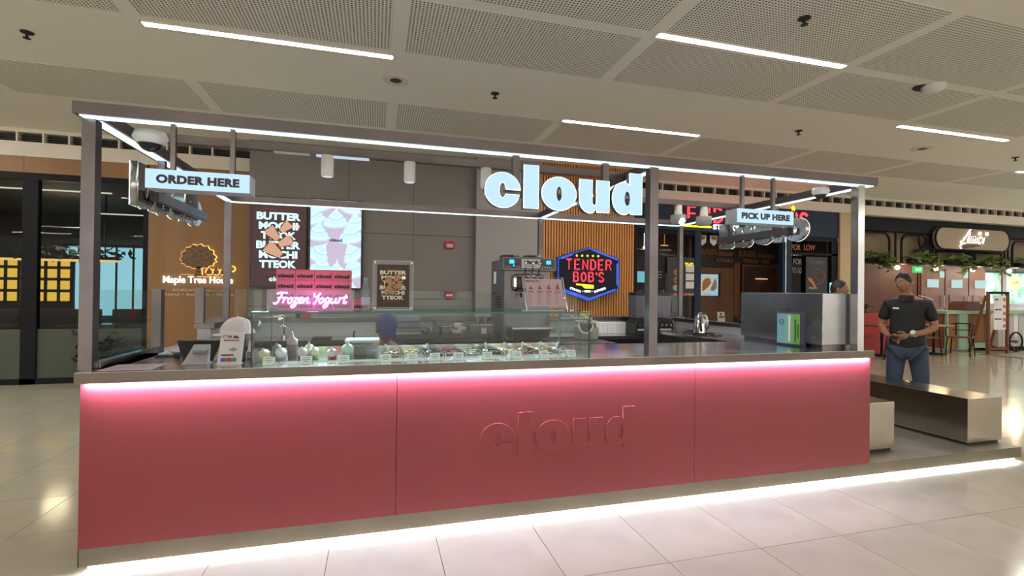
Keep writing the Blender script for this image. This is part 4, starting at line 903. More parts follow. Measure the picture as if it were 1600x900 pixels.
bench(6.63, 7.075, .14, 2.45, 'long brushed metal bench at the right end of the platform')

# ================================================================== the kiosk counter
KL, KD, CT = 5.294, 2.64, 1.03
t = thing('kiosk_counter', 'long pink kiosk counter with a steel top and an embossed shop name', 'counter', (KL/2, KD/2, .121))
kc = t
for a, b in ((0, 1.5845), (1.5875, 3.6595), (3.6625, KL)):
    fp = bx('front_panel', M_pink, t, a, b, 0, .02, .1215, .972)
    if 1 < a < 2:
        L, tot = cloud_letters(.205, .0024, .0014); k = 1.085/tot
        for ch, me, x in L:
            me.materials.clear(); me.materials.append(M_pink); o = bpy.data.objects.new('embossed_letter', me); COL.objects.link(o); o.parent = fp
            o.location = Vector((2.095+x*k, -.0035, .425))-wl(fp); o.rotation_euler = (PI/2, 0, 0); o.scale = (k, 1, 1)
for x0, x1 in ((0, .02), (KL-.02, KL)): bx('side_panel', M_pink, t, x0, x1, .021, KD, .1215, .972)
bx('back_panel', M_pink, t, .02, KL-.02, KD-.02, KD, .1215, 1.1)
# steel worktop ring: front, both sides, back
B().box(-.018, KL+.018, -.018, .10, .972, CT).box(0, KL, .10, .79, 1.0, CT).box(-.018, .10, .1, 1.66, .972, CT).box(.10, .52, .79, 1.66, 1.0, CT).box(KL-.08, KL+.018, .1, KD, .972, CT).box(4.60, KL-.08, .79, KD-.1, 1.0, CT).build('worktop', M_counter, t)
B().box(-.0195, KL+.0195, -.0195, -.018, .9725, CT-.002).box(-.0195, -.018, -.018, 1.66, .9725, CT-.002).box(KL+.018, KL+.0195, -.018, KD, .9725, CT-.002).build('edge_strip', M_edge, t)
bx('back_worktop', M_counter, t, .10, 4.60, 2.08, KD-.1, .93, .97)
bx('inner_panel', M_blackm, t, .52, 4.6, .76, .785, .1215, 1.0)
bx('inner_panel', M_blackm, t, .12, 4.6, 2.10, 2.12, .1215, .93); bx('inner_panel', M_blackm, t, 4.60, 4.62, .79, 2.1, .1215, 1.0)
B().box(.02, KL, KD-.10, KD-.02, .97, 1.15).box(KL-.09, KL-.02, .95, KD-.1, 1.03, 1.12).build('splashback', mat('white_laminate', (.42, .43, .45), .35), t)
B().box(-.03, KL+.04, KD-.13, KD+.02, 1.12, 1.168, bev=.003).box(KL-.12, KL+.04, .95, KD-.13, 1.11, 1.150, bev=.003).box(-.03, .13, 1.70, KD-.13, 1.12, 1.168, bev=.003).build('ledge', M_steel, t)
B().box(0, .10, 1.70, KD-.1, .972, 1.12).build('side_upstand', mat('white_laminate', (.42, .43, .45), .35), t)
B().box(.01, .03, .02, KD, .12, .13).build('skirting', M_plinth, t)

# glass guards
t = thing('glass_guard', 'low framed glass screen on the left end of the counter', 'glass screen', (0, .5, CT))
bx('pane', M_glass, t, .0, .008, .14, .90, CT+.03, 1.452)
B().box(-.015, .03, .13, .93, CT, CT+.035).build('bottom_channel', M_steelp, t); bx('end_post', M_steel, t, -.02, .035, .87, .93, CT, 1.455)
t = thing('glass_guard', 'glass screen with a brown steel post at the rear left corner', 'glass screen', (0, 2.1, 1.168))
bx('pane', M_glass, t, .01, .018, 1.74, 2.55, 1.168, 1.47); bx('end_post', M_steel, t, -.02, .045, 1.70, 1.745, 1.168, 1.472)
t = thing('glass_guard', 'long clear glass screen along the back ledge of the kiosk', 'glass screen', (2.6, 2.6, 1.168))
for k in range(4): bx('pane', M_glass, t, .06+k*1.31, 1.36+k*1.31, 2.59, 2.598, 1.168, 1.46)
t = thing('glass_guard', 'clear glass screen over the right side ledge behind the steel box', 'glass screen', (5.3, 1.8, 1.15))
bx('pane', M_glass, t, 5.29, 5.298, 1.0, 2.55, 1.15, 1.46)

# ================================================================== the roof frame
t = thing('roof_frame', 'steel roof frame on slim posts lined with cool white light strips', 'frame', (2.65, 1.3, 2.36)); rf = t
ZB, ZT = 2.362, 2.425
def beam(x0, x1, y0, y1, led=True, z0=ZB, z1=ZT, w=.055):
    b = bx('beam', M_steel, t, x0, x1, y0, y1, z0, z1)
    if led:
        if x1-x0 > y1-y0: c = (y0+y1)/2; bx('light_strip', M_led, b, x0+.02, x1-.02, c-w/2, c+w/2, z0-.004, z0+.0005)
        else: c = (x0+x1)/2; bx('light_strip', M_led, b, c-w/2, c+w/2, y0+.02, y1-.02, z0-.004, z0+.0005)
beam(-.056, 5.367, 0, .10)
beam(-.056, .044, .10, 2.58); beam(5.267, 5.367, .10, 2.58); beam(-.056, 5.367, 2.58, 2.68)
beam(3.345, 3.425, .10, 2.58, w=.045)
beam(.044, 3.345, .47, .52, led=False, z0=2.372, z1=2.425); beam(3.425, 5.267, 1.33, 1.38, led=False, z0=2.372, z1=2.425)
for x0, y0, s in ((-.045, .065, .062), (3.305, .03, .066), (5.185, .02, .065)): bx('post', M_steelp if x0 > 4 else M_steel, t, x0, x0+s, y0, y0+s, CT, ZB-.004)
for x0, z in ((-.05, 1.168), (3.352, 1.168), (5.31, 1.168)): bx('post', M_steel, t, x0, x0+.052, 2.60, 2.652, z, ZB-.004)

# hanging light box signs
def box_sign(x0, x1, words, rods, label, wfit):
    t = thing('hanging_sign', label, 'sign', ((x0+x1)/2, 0, 2.05), 0, 'white light box signs')
    bx('casing', mat('casing_grey', (.42, .46, .50), .4), t, x0, x1, .004, .13, 2.0, 2.102)
    bx('lit_face', M_signw, t, x0, x1, 0, .0045, 2.0, 2.102)
    for r in rods: bx('rod', M_steel, t, r-.012, r+.012, .03, .055, 2.10, ZB-.004)
    w = (x1-x0)*wfit; text(words, .06, mat('sign_ink', (.06, .05, .06), .6), t, ((x0+x1)/2-w/2, -.0015, 2.027), fit=(w, .048), bold=.06, spacing=1.06)
box_sign(.27, .77, 'ORDER HERE', (.385, .675), 'white light box reading ORDER HERE hanging at the left end', .80)
box_sign(4.01, 4.52, 'PICK UP HERE', (4.085, 4.365), 'white light box reading PICK UP HERE hanging at the right end', .86)
# the big shop name, front and both sides
def sign_letters(name, label, place, h=.213, k=1., back=False):
    L, tot = cloud_letters(h, .022, .002); t = thing(name, label, 'sign', place[0], place[1])
    for ch, me, x in L:
        me.materials.clear(); me.materials.append(M_steelp)
        o = bpy.data.objects.new('letter', me); COL.objects.link(o); o.parent = t; o.location = (x-tot/2, 0, 0); o.rotation_euler = (PI/2, 0, 0)
        P, w = GLY[ch]; fm = curve_mesh([[(a*h, b*h) for a, b in p] for p in P], .0015, 0, 0)
        fm.materials.append(M_signw); f = bpy.data.objects.new('lit_face', fm); COL.objects.link(f); f.parent = o; f.location = (0, 0, .026)
        em = B().tube([(a*h, b*h, .0245) for a, b in P[0]], .0028, 6, True); em = em.build('lit_edge', M_signedge, None, fix=False); em.parent = o
    return t, tot
st, tot = sign_letters('name_sign', 'big glowing white shop name letters hanging from the front beam', ((2.655, .0, 2.005), 0))
st.scale = (1.10/tot, 1, 1)
for x in (2.325, 2.965): bx('bracket', M_steel, rf, x-.022, x+.022, .035, .075, 2.06, ZB-.004)
bx('sign_rail', M_steel, rf, 2.20, 3.12, .03, .055, 2.08, 2.12)
st, tot = sign_letters('name_sign', 'side facing shop name letters seen from behind, left of the order sign', ((-.045, 1.25, 2.0), -PI/2)); st.scale = (1.2/tot, 1, 1)
for y in (.95, 1.6): bx('bracket', M_steel, rf, -.022, .022, y-.02, y+.02, 2.08, ZB-.004)
bx('side_rail', M_steel, rf, -.005, .045, .78, 1.80, 2.05, 2.115); bx('rail_cap', M_black, rf, -.003, .043, .765, .78, 2.052, 2.113)
for k in range(7): B().sph((.0, .82+k*.16, 2.03), .008, 8, 6).build('fixing_bolt', M_steelp, rf)
st, tot = sign_letters('name_sign', 'side facing shop name letters seen from behind, below the pick up sign', ((5.355, 1.26, 1.99), PI/2)); st.scale = (1.2/tot, 1, 1)
for y in (1.0, 1.65): bx('bracket', M_steel, rf, 5.29, 5.33, y-.02, y+.02, 2.08, ZB-.004)
bx('side_rail', M_steel, rf, 5.265, 5.315, .80, 1.82, 2.05, 2.115); bx('rail_cap', M_black, rf, 5.267, 5.313, .785, .80, 2.052, 2.113)
for k in range(7): B().sph((5.31, .84+k*.16, 2.03), .008, 8, 6).build('fixing_bolt', M_steelp, rf)

def dome_camera(x, y, s, label):
    t = thing('dome_camera', label, 'security camera', (x, y, ZB), 0, 'dome cameras')
    B().lathe([(.065*s, 0), (.075*s, -.03*s), (.06*s, -.06*s)], (x, y, ZB-.001), 24).build('housing', M_white, t)
    B().sph((x, y, ZB-.055*s), (.052*s, .052*s, .045*s), 18, 12).build('dome', M_black, t)
    B().tube([(x+.055*s*math.cos(i*PI/10), y+.055*s*math.sin(i*PI/10), ZB-.06*s) for i in range(20)], .005, 6, True).build('ring', M_white, t, fix=False)
dome_camera(.20, .24, 1.15, 'white dome camera under the left end of the roof frame')
dome_camera(5.02, .22, .9, 'white dome camera under the right end of the roof frame')
def can_light(x, label):
    t = thing('can_light', label, 'spotlight', (x, .495, 2.372), 0, 'white cylinder lights')
    B().lathe([(.040, 2.372), (.040, 2.235), (.035, 2.23)], (x, .495, 0), 22).build('body', M_white, t); B().cyl((x, .495, 2.232), (x, .495, 2.229), .032, n=20).build('lens', glow('lens_dim', (.8, .88, .95), .6), t)
can_light(1.13, 'white cylinder light above the two lit screens'); can_light(1.675, 'white cylinder light above the grey wall joint'); can_light(2.225, 'white cylinder light mostly hidden by the shop name letters')
o = bx('track_light', glow('track_dim', (.55, .65, .8), .7), None, 1.06, 1.40, .475, .515, 2.362, 2.371); tag(o, 'short pale track light bar under the roof beam by the white cylinder', 'light')
o = bx('cable_tray', M_white, None, .80, 1.02, .475, .515, 2.364, 2.371); tag(o, 'thin white strip of connectors under the roof beam left of the cylinder light', 'strip')
def spot_lamp(x, y, lit, label):
    t = thing('spot_lamp', label, 'spotlight', (x, y, 2.37), 0, 'clear headed spot lamps')
    B().cyl((x, y, 2.372), (x, y, 2.27), .035, .04, 14).build('stem', M_white, t)
    B().lathe([(.075, 2.27), (.08, 2.21), (.06, 2.18)], (x, y, 0), 20).build('housing', mat('lamp_grey', (.40, .42, .44), .4), t)
    if lit: B().sph((x, y-.055, 2.205), .034, 12, 8).build('lit_bulb', glow('bulb_cold', (.92, 1, 1), 14), t)
spot_lamp(4.435, 1.355, True, 'bright spot lamp hanging just right of the middle front post')
spot_lamp(3.56, .75, True, 'bright spot lamp behind the last letter of the shop name'); spot_lamp(4.74, 1.355, False, 'unlit spot lamp hanging between the bright one and the pick up sign')
# ================================================================== screens on the grey wall and printed art
M_scr = glow('screen_brown', (.075, .040, .040), .75)
M_mint2 = glow('screen_text', (.62, .92, .95), .95)
def cake(c, ang, L, Wd, y, m1, m2, m3, parent):
    ca, sa = math.cos(ang), math.sin(ang); tr = lambda u, v: (c[0]+u*ca-v*sa, c[1]+u*sa+v*ca)
    P = [tr(L*(.5-.5*math.cos(a))-.5*L, Wd*math.sin(a)*(.45+.60*(.5-.5*math.cos(a)))) for a in [i*2*PI/28 for i in range(28)]]
    b = B().prism(P, y-.003, y).build('cake', m1, parent)
    r = B()
    for k in range(-3, 4):
        f0 = tr(-.40*L, Wd*.10*k); f1 = tr(.42*L, Wd*.24*k*.95); w = Wd*.075; d = (ca*0-sa, ca)
        r.prism([(f0[0]-w*.4*d[0], f0[1]-w*.4*d[1]), (f1[0]-w*d[0], f1[1]-w*d[1]), (f1[0]+w*d[0], f1[1]+w*d[1]), (f0[0]+w*.4*d[0], f0[1]+w*.4*d[1])], y-.006, y-.003)
    r.build('cake_ribs', m2, b)
def butter_art(parent, x0, z0, w, h, y, mt, ms, brand=True):
    """brown sheet of stacked words with four shell cakes, drawn inside x0..x0+w, z0..z0+h"""
    rowsx = [('BUTTER', .09, .905), ('MOCHI', .13, .855), ('TTEOK', .17, .82), ('BUTTER', .09, .905), ('MOCHI', .14, .85), ('TTEOK', .15, .83)]
    for k, (s, a, b_) in enumerate(rowsx):
        z = z0+h*(.745-.108*k); text(s, .1, mt, parent, (x0+w*a, y-.002, z), fit=(w*(b_-a), h*.088), bold=.05, extr=.0005)
    m1, m2 = ms
    for c, ang, L in (((.62, .665), .8, .30), ((.40, .585), 2.3, .36), ((.62, .50), .5, .34), ((.42, .40), 2.5, .42)):
        cake((x0+w*c[0], z0+h*c[1]), ang, w*L*.95, w*L*.40, y-.004, m1, m2, None, parent)
    for z, a, b_ in ((.865, .2, .75), (.15, .22, .72)): bx('small_print', glow('print_red_line', (.25, .03, .05), .8), parent, x0+w*a, x0+w*b_, y-.002, y-.001, z0+h*z, z0+h*(z+.008))
    bx('new_tag', glow('tag_white', (.8, .7, .75), .8), parent, x0+w*.76, x0+w*.88, y-.005, y-.004, z0+h*.66, z0+h*.70)
    if brand: cloud_word(w*.34, .002, mt, parent, (x0+w*.33, y-.002, z0+h*.055))
t = thing('wall_screen', 'tall lit brown screen with white words and shell cakes', 'screen', (0, 5.4, 2.2), 0, 'portrait screens on the grey wall')
bx('casing', M_black, t, -.43, .385, 5.365, 5.44, 1.485, 2.91); pf = bx('display', M_scr, t, -.41, .37, 5.36, 5.366, 1.505, 2.895)
butter_art(pf, -.41, 1.505, .78, 1.39, 5.36, M_mint2, (glow('cake_brown', (.16, .035, .018), .9), glow('cake_cream', (.74, .46, .32), .95)))
t = thing('wall_screen', 'tall bright pale blue screen full of soft serve swirls', 'screen', (.82, 5.4, 2.2), 0, 'portrait screens on the grey wall')
bx('casing', M_black, t, .41, 1.24, 5.365, 5.44, 1.475, 2.92); pf = bx('display', glow('swirl_pink', (.52, .44, .58), .9), t, .44, 1.215, 5.36, 5.366, 1.49, 2.90)
SA = [glow('swirl_a', (.42, .66, .84), .95), glow('swirl_b', (.52, .76, .93), .95), glow('swirl_c', (.64, .86, 1.0), .95)]
def swirl(cx, cz, s, ang, y, parent):
    s0 = B(); R_ = lambda u, v: (cx+u*math.cos(ang)-v*math.sin(ang), cz+u*math.sin(ang)+v*math.cos(ang))
    cl = lambda P: [(min(1.214, max(.441, a)), min(2.899, max(1.491, b))) for a, b in P]
    base = None
    for k, (v, r, hh) in enumerate([(0, 1.0, .34), (.30, .78, .30), (.56, .56, .26), (.78, .34, .22)]):
        for q, (dv, kk) in enumerate(((0, 1), (.07, .86))):
            P = cl([R_(s*(r*kk*math.cos(a)), s*(v+dv+hh*kk*math.sin(a)+.10*r*math.cos(a)*.5)) for a in [i*PI/10 for i in range(20)]])
            B().prism(P, y-.001*(2*k+q)-.001, y-.001*(2*k+q)).build('swirl_layer', SA[(k+q) % 2+(1 if q else 0)], parent)
    P = cl([R_(s*a, s*b) for a, b in [(-.18, .90), (.18, .90), (.10, 1.12), (.05, 1.42), (-.03, 1.12)]]); B().prism(P, y-.010, y-.009).build('swirl_tip', SA[2], parent)
for cx, cz, s, a in [(.62, 2.78, .20, .35), (1.02, 2.76, .20, -.35), (.48, 2.56, .21, .2), (.82, 2.52, .21, 0), (1.14, 2.48, .20, .15), (.54, 2.30, .20, -.15), (1.06, 2.28, .22, .1), (.52, 1.98, .22, -.6), (1.12, 2.00, .20, .5), (.60, 1.76, .20, -.2), (.84, 1.66, .21, 0), (1.12, 1.72, .23, .15), (.54, 1.50, .20, .1), (1.0, 1.46, .18, -.1)]: swirl(cx, cz, s, a, 5.359, pf)
cloud_word(.19, .002, glow('screen_ink', (.05, .03, .06), .9), pf, (.73, 5.345, 2.235))
o = bx('socket_plate', M_black, None, .385, .42, 5.43, 5.448, 2.15, 2.25); tag(o, 'small black socket between the two wall screens', 'socket')

# ================================================================== food display case on the counter
GT = 1.338
t = thing('display_case', 'long clear glass food case standing on the kiosk counter', 'display case', (1.82, .32, CT))
bx('front_pane', M_glass, t, .785, 2.855, .045, .053, CT, GT-.012)
bx('end_pane', M_glass, t, .780, .788, .053, .60, CT, GT-.012); bx('end_pane', M_glass, t, 2.852, 2.860, .053, .60, CT, GT-.012)
tp = bx('top_pane', M_glass, t, .775, 2.865, .04, .62, GT-.012, GT)
B().box(.775, 2.865, .038, .042, GT-.010, GT).box(.775, 2.865, .618, .622, GT-.012, GT).box(.773, .777, .04, .62, GT-.01, GT).build('glass_edge', M_gedge, tp)
B().box(.779, .787, .043, .048, CT, GT-.012).box(2.853, 2.861, .043, .048, CT, GT-.012).box(.779, .785, .597, .602, CT, GT-.012).box(2.855, 2.861, .597, .602, CT, GT-.012).build('glass_edge_upright', M_gedged, t)
B().cyl((.93, .044, 1.30), (.93, .030, 1.30), .010, n=14).build('glass_fixing', M_steelp, t)
# topping pans with labels
t = thing('topping_well', 'steel rail of topping pans inside the glass case', 'food well', (1.8, .3, CT))
B().box(.82, 2.82, .16, .165, CT, CT+.008).box(.82, 2.82, .545, .55, CT, CT+.05).box(.82, .825, .16, .55, CT, CT+.02).box(2.815, 2.82, .16, .55, CT, CT+.02).build('rim', M_steelp, t)
fills = [((.20, .15, .10), 'crushed nuts'), ((.35, .28, .16), 'granola'), ((.04, .02, .015), 'dark crumbs'), ((.16, .05, .045), 'red berries'), ((.22, .24, .16), 'green fruit'), ((.05, .03, .02), 'chocolate bits'), ((.45, .36, .22), 'pale flakes'), ((.18, .06, .03), 'brown sprinkles'), ((.40, .24, .10), 'cereal'), ((.45, .40, .30), 'white jelly cubes')]
for k, (c, nm) in enumerate(fills):
    x0 = 1.50+k*.132; p = thing('topping_pan', 'steel topping pan of '+nm+' in the glass case', 'food pan', (x0+.062, .35, CT), 0, 'topping pans')
    B().box(x0, x0+.124, .17, .176, CT+.001, CT+.012).box(x0, x0+.124, .534, .54, CT+.001, CT+.03).box(x0, x0+.006, .176, .534, CT+.001, CT+.03).box(x0+.118, x0+.124, .176, .534, CT+.001, CT+.03).box(x0, x0+.124, .17, .54, CT+.0005, CT+.004).build('pan', M_steelp, p)
    f = B(); rr = random.Random(k)
    for i in range(34):
        x, y, s = x0+rr.uniform(.012, .112), rr.uniform(.185, .525), rr.uniform(.006, .011); f.box(x-s, x+s, y-s, y+s, CT+.004, CT+.012+rr.uniform(0, .016))
    f.build('topping', mat('topping_%d' % k, c, .6), p)['kind'] = 'stuff'
    if k in (0, 2, 5, 6, 7, 8, 9):
        B().box(-.010, .010, -.012, .012, 0, .004).build('x', M_white)
        bpy.data.objects.remove(bpy.data.objects['x'])
        s = thing('serving_scoop', 'clear serving scoop leaning in the pan of '+nm, 'scoop', (x0+.06, .36, CT+.02), 0, 'scoops in the topping pans')
        B().tube([(x0+.05, .38, CT+.02), (x0+.035, .30, CT+.055), (x0+.02, .24, CT+.085)], [.006, .007, .009], 6).build('handle', mat('scoop_clear', (.60, .68, .72), .15), s)
        B().sph((x0+.052, .40, CT+.018), (.02, .026, .010), 10, 6).build('bowl', mat('scoop_clear', (.60, .68, .72), .15), s)
M_lcard = mat('label_card', (.78, .86, .86), .5)
names = 'first second third fourth fifth sixth seventh eighth ninth tenth eleventh'.split()
for k, x in enumerate((.865, 1.065, 1.275, 1.52, 1.68, 1.82, 1.97, 2.16, 2.36, 2.55, 2.745)):
    t = thing('label_card', 'small white topping label inside the case, '+names[k]+' from the left', 'label', (x, .10, CT), 0, 'topping label cards')
    B().add([(x-.032, .075, CT+.001), (x+.032, .075, CT+.001), (x+.032, .098, CT+.045), (x-.032, .098, CT+.045)], [(0, 1, 2, 3)]).add([(x-.032, .125, CT+.001), (x+.032, .125, CT+.001), (x+.032, .100, CT+.045), (x-.032, .100, CT+.045)], [(0, 1, 2, 3)]).build('card', M_lcard, t, fix=False)
    for q, (w_, z) in enumerate(((.018, .034), (.022, .024), (.014, .015))):
        y = .075+.023*(z/.045)-.0012; bx('print_line', mat('print_grey', (.16, .20, .22), .6), t, x-w_, x+w_, y-.0008, y, CT+z, CT+z+.003)
# squeeze bottles leaning toward the customer
def squeeze(x, y, z, s, col, cap, label, tilt=.9):
    t = thing('squeeze_bottle', label, 'bottle', (x, y, z), 0, 'sauce squeeze bottles')
    M = Matrix.Rotation(tilt, 4, 'X')
    a = B().lathe([(.024*s, -.10*s), (.026*s, -.02*s), (.025*s, 0)], (x, y, z), 18, M=M).build('body', mat('b_'+label[:18], col, .4), t)
    B().lathe([(.026*s, 0), (.027*s, .014*s), (.018*s, .022*s), (.009*s, .03*s), (.005*s, .055*s), (.003*s, .058*s)], (x, y, z), 18, M=M).build('nozzle_cap', mat('c_'+label[:18], cap, .35), t)
for a in [(.815, .22, 1.078, 1.35, (.55, .50, .25), (.62, .55, .32), 'cream yellow squeeze bottle at the left end of the case', .9),
          (.865, .34, 1.095, 1.3, (.16, .15, .16), (.20, .19, .20), 'dark grey squeeze bottle behind the yellow one', .8),
          (.905, .24, 1.080, 1.4, (.40, .38, .40), (.62, .70, .70), 'white capped squeeze bottle in front of the tall brown one', .8),
          (.945, .38, 1.130, 1.5, (.16, .13, .13), (.33, .28, .27), 'tall brown upright squeeze bottle at the back of the case', .25),
          (1.025, .24, 1.080, 1.35, (.10, .07, .06), (.60, .55, .50), 'chocolate squeeze bottle with a dark nozzle and white cap', .8),
          (1.085, .28, 1.080, 1.3, (.30, .42, .12), (.62, .72, .55), 'lime green squeeze bottle with a white cap', .8),
          (1.195, .24, 1.075, 1.25, (.42, .06, .07), (.66, .60, .58), 'red squeeze bottle with a white cap', .8),
          (1.045, .40, 1.090, 1.2, (.50, .48, .45), (.60, .58, .55), 'pale squeeze bottle behind the chocolate one', .6),
          (1.290, .24, 1.095, 1.6, (.28, .48, .38), (.42, .62, .50), 'mint green squeeze bottle before the clear box', .7)]: squeeze(a[0], a[1], a[2]-.006, a[3]*.86, *a[4:])
t = thing('clear_box', 'clear acrylic box with a lid holding dark packets', 'box', (1.38, .38, CT))
B().box(1.275, 1.475, .28, .284, CT, 1.13).box(1.275, 1.475, .456, .46, CT, 1.13).box(1.275, 1.279, .284, .456, CT, 1.13).box(1.471, 1.475, .284, .456, CT, 1.13).build('walls', M_acryl, t)
bx('lid', mat('lid_clear', (.40, .50, .50), .2), t, 1.268, 1.482, .273, .467, 1.13, 1.145, bev=.004); bx('packets', M_black, t, 1.29, 1.40, .30, .44, CT+.001, 1.10, bev=.01); bx('packets_grey', mat('pack_grey', (.18, .2, .2), .5), t, 1.405, 1.46, .30, .44, CT+.001, 1.07, bev=.008)

# stack of pink boxes on the glass top
M_boxp = mat('box_pink', (.58, .155, .20), .6); M_boxd = mat('box_pink_side', (.50, .12, .16), .6)
rowsn = ['bottom', 'second', 'third', 'top']; coln = ['leftmost', 'second', 'third', 'rightmost']
BW, BH = .1125, .0645
first = None
for r_ in range(4):
    for c_ in range(4):
        x0 = .848+c_*BW; z0 = GT+r_*BH
        lab = 'pink printed dessert box, %s of the %s row of the stack' % (coln[c_], rowsn[r_])
        if first is None:
            first = thing('dessert_box', lab, 'box', (x0, .36, z0), 0, 'pink boxes stacked on the glass case')
            bx('carton', M_boxp, first, x0+.0008, x0+BW-.0008, .36, .48, z0, z0+BH-.0008); bx('lid_flap', M_boxd, first, x0+.0008, x0+BW-.0008, .358, .36, z0+BH-.012, z0+BH-.0008)
            cloud_word(.092, .002, M_ink, first, (x0+.010, .3585, z0+.010))
        else:
            c = copy_tree(first); c.location = (x0, .36+((c_*7+r_*3) % 3)*.003, z0); c['label'] = lab
c = copy_tree(first); c.location = (.848+4*BW+.004, .36, GT); c['label'] = 'single pink printed dessert box standing to the right of the stack'
# neon sign in an acrylic case
t = thing('neon_sign', 'pink neon script sign in a clear acrylic case', 'sign', (1.07, .26, GT))
B().box(.825, 1.322, .225, .228, GT, 1.465).box(.825, 1.322, .285, .288, GT, 1.465).box(.825, .828, .228, .285, GT, 1.465).box(1.319, 1.322, .228, .285, GT, 1.465).build('acrylic_case', M_acryl, t)
B().box(.825, 1.322, .223, .2245, 1.463, 1.466).box(.825, 1.322, .223, .2245, GT, GT+.003).box(.823, .826, .223, .2245, GT, 1.465).box(1.321, 1.324, .223, .2245, GT, 1.465).build('case_edge', mat('acryl_edge', (.46, .43, .48), .3), t)
FY_ = {}
o_ = lambda x: [(x+.35, .95), (x+.05, .7), (x, .3), (x+.2, 0), (x+.5, .15), (x+.6, .6), (x+.4, .95), (x+.3, .75), (x+.7, .8)]
P = [[(.0, 1.55), (.5, 1.8), (1.5, 1.75)], [(.75, 1.7), (.6, .9), (.35, .1), (.0, -.1), (-.15, .15)], [(.25, .85), (.7, .95), (1.1, .9)],
     [(1.05, .85), (1.25, .95), (1.2, .4), (1.15, 0)], [(1.2, .4), (1.45, .9), (1.75, .85)],
     o_(1.85), [(2.7, .85), (3.25, .9), (2.95, .5), (2.75, .1), (3.1, .15), (3.15, -.3), (2.8, -.75), (2.5, -.55), (2.9, -.1), (3.5, .15)],
     [(3.5, .4), (3.9, .55), (3.9, .9), (3.6, .9), (3.45, .5), (3.6, .05), (4.0, .1), (4.25, .4)], [(4.25, .9), (4.3, .5), (4.2, 0)], [(4.25, .4), (4.55, .92), (4.8, .8), (4.7, .3), (4.85, 0), (5.2, .2)],
     [(5.55, 1.75), (5.6, 1.2), (5.95, 1.1), (6.3, 1.5), (6.45, 1.8)], [(6.3, 1.4), (6.15, .6), (5.95, 0), (5.7, -.05)],
     o_(6.55), [(8.0, .85), (7.65, .95), (7.45, .5), (7.6, .05), (7.95, .3), (8.05, .9)], [(8.05, .9), (8.0, .1), (7.9, -.5), (7.5, -.75), (7.4, -.4), (7.9, 0), (8.4, .3)],
     [(8.4, .9), (8.35, .3), (8.6, 0), (8.95, .4), (9.05, .95)], [(9.05, .95), (9.0, .3), (9.2, .05), (9.45, .3)], [(9.5, .9), (9.6, .95), (9.55, .4), (9.5, 0)], [(9.55, .4), (9.8, .9), (10.05, .85)],
     [(10.5, 1.5), (10.35, .7), (10.35, .1), (10.6, .05), (10.8, .3)], [(10.05, 1.0), (10.8, 1.1)]]
sx = .418/10.9
script(P, .862, 1.383, sx, .036, .245, .0042, glow('neon_core', (1.0, .62, .95), 3.2), t, 'neon_lettering', .22)
script(P, .862, 1.383, sx, .036, .2535, .0072, glow('neon_pink', (1.0, .06, .75), 2.4), t, 'neon_halo_tube', .22)
bulb('neon_light', (1.08, .24, 1.41), .9, (1, .2, .85), .08)
# bottle of water, framed print, menu card
t = thing('water_bottle', 'clear glass bottle of water beside the pink boxes', 'bottle', (1.392, .29, GT))
B().lathe([(.026, 0), (.028, .01), (.028, .12), (.012, .175), (.011, .195)], (1.392, .29, GT), 20).build('glass', M_bottle, t); B().lathe([(.013, .195), (.013, .212), (.001, .213)], (1.392, .29, GT), 16).build('cap', mat('cap_blue2', (.15, .35, .45), .4), t)
B().lathe([(.0285, .035), (.0285, .085)], (1.392, .29, GT), 20).build('label', mat('bottle_label', (.40, .45, .55), .5), t)
t = thing('framed_print', 'brown dessert print in a clear acrylic block frame', 'picture', (1.565, .30, GT))
bx('acrylic_block', M_acryl, t, 1.438, 1.694, .30, .318, GT, 1.664)
B().box(1.436, 1.439, .298, .32, GT, 1.664).box(1.693, 1.696, .298, .32, GT, 1.664).box(1.436, 1.696, .298, .32, 1.661, 1.665).box(1.436, 1.696, .298, .32, GT, GT+.005).build('frame_edge', mat('acryl_edge', (.46, .43, .48), .3), t)
pr_ = bx('print', mat('print_brown', (.045, .022, .016), .5), t, 1.462, 1.670, .297, .2995, 1.358, 1.638)
butter_art(pr_, 1.462, 1.345, .208, .305, .297, mat('print_cream', (.72, .68, .50), .6), (mat('cake_b2', (.16, .05, .02), .6), mat('cake_c2', (.60, .36, .20), .6)), False)
for x in (1.450, 1.682):
    for z in (1.352, 1.650): B().cyl((x, .290, z), (x, .300, z), .006, n=10).build('frame_screw', M_steelp, t)
t = thing('menu_card', 'pink make your own price menu in a clear stand before the machine', 'menu', (2.60, .22, GT))
def slab(x0, x1, z0, z1, y, th, skew=.03):   # leaning back a little, wider below
    k = .14; yy = lambda z: y+(z-GT)*k
    xs_ = lambda x, z: x+(z1-z)*skew/(z1-z0)*(1 if True else 0)
    V = [(xs_(x, z), yy(z)+d, z) for d in (0, th) for x, z in ((x0, z0), (x1, z0), (x1, z1), (x0, z1))]
    return B().add(V, [(0, 1, 2, 3), (7, 6, 5, 4), (0, 4, 5, 1), (1, 5, 6, 2), (2, 6, 7, 3), (3, 7, 4, 0)])
slab(2.43, 2.735, GT, 1.575, .20, .008, .03).build('acrylic_stand', M_acryl, t)
for a, b in ((2.43, 2.434), (2.731, 2.735)): slab(a, b, GT, 1.575, .198, .012, .03).build('stand_edge', mat('acryl_edge', (.46, .43, .48), .3), t)
slab(2.43, 2.735, GT, GT+.005, .197, .014, .0).build('stand_edge', mat('acryl_edge', (.46, .43, .48), .3), t)
sh = slab(2.445, 2.72, GT+.03, 1.56, .196, .003, .026).build('menu_sheet', mat('menu_pink', (.50, .37, .42), .6), t)
TL = math.atan(.14)
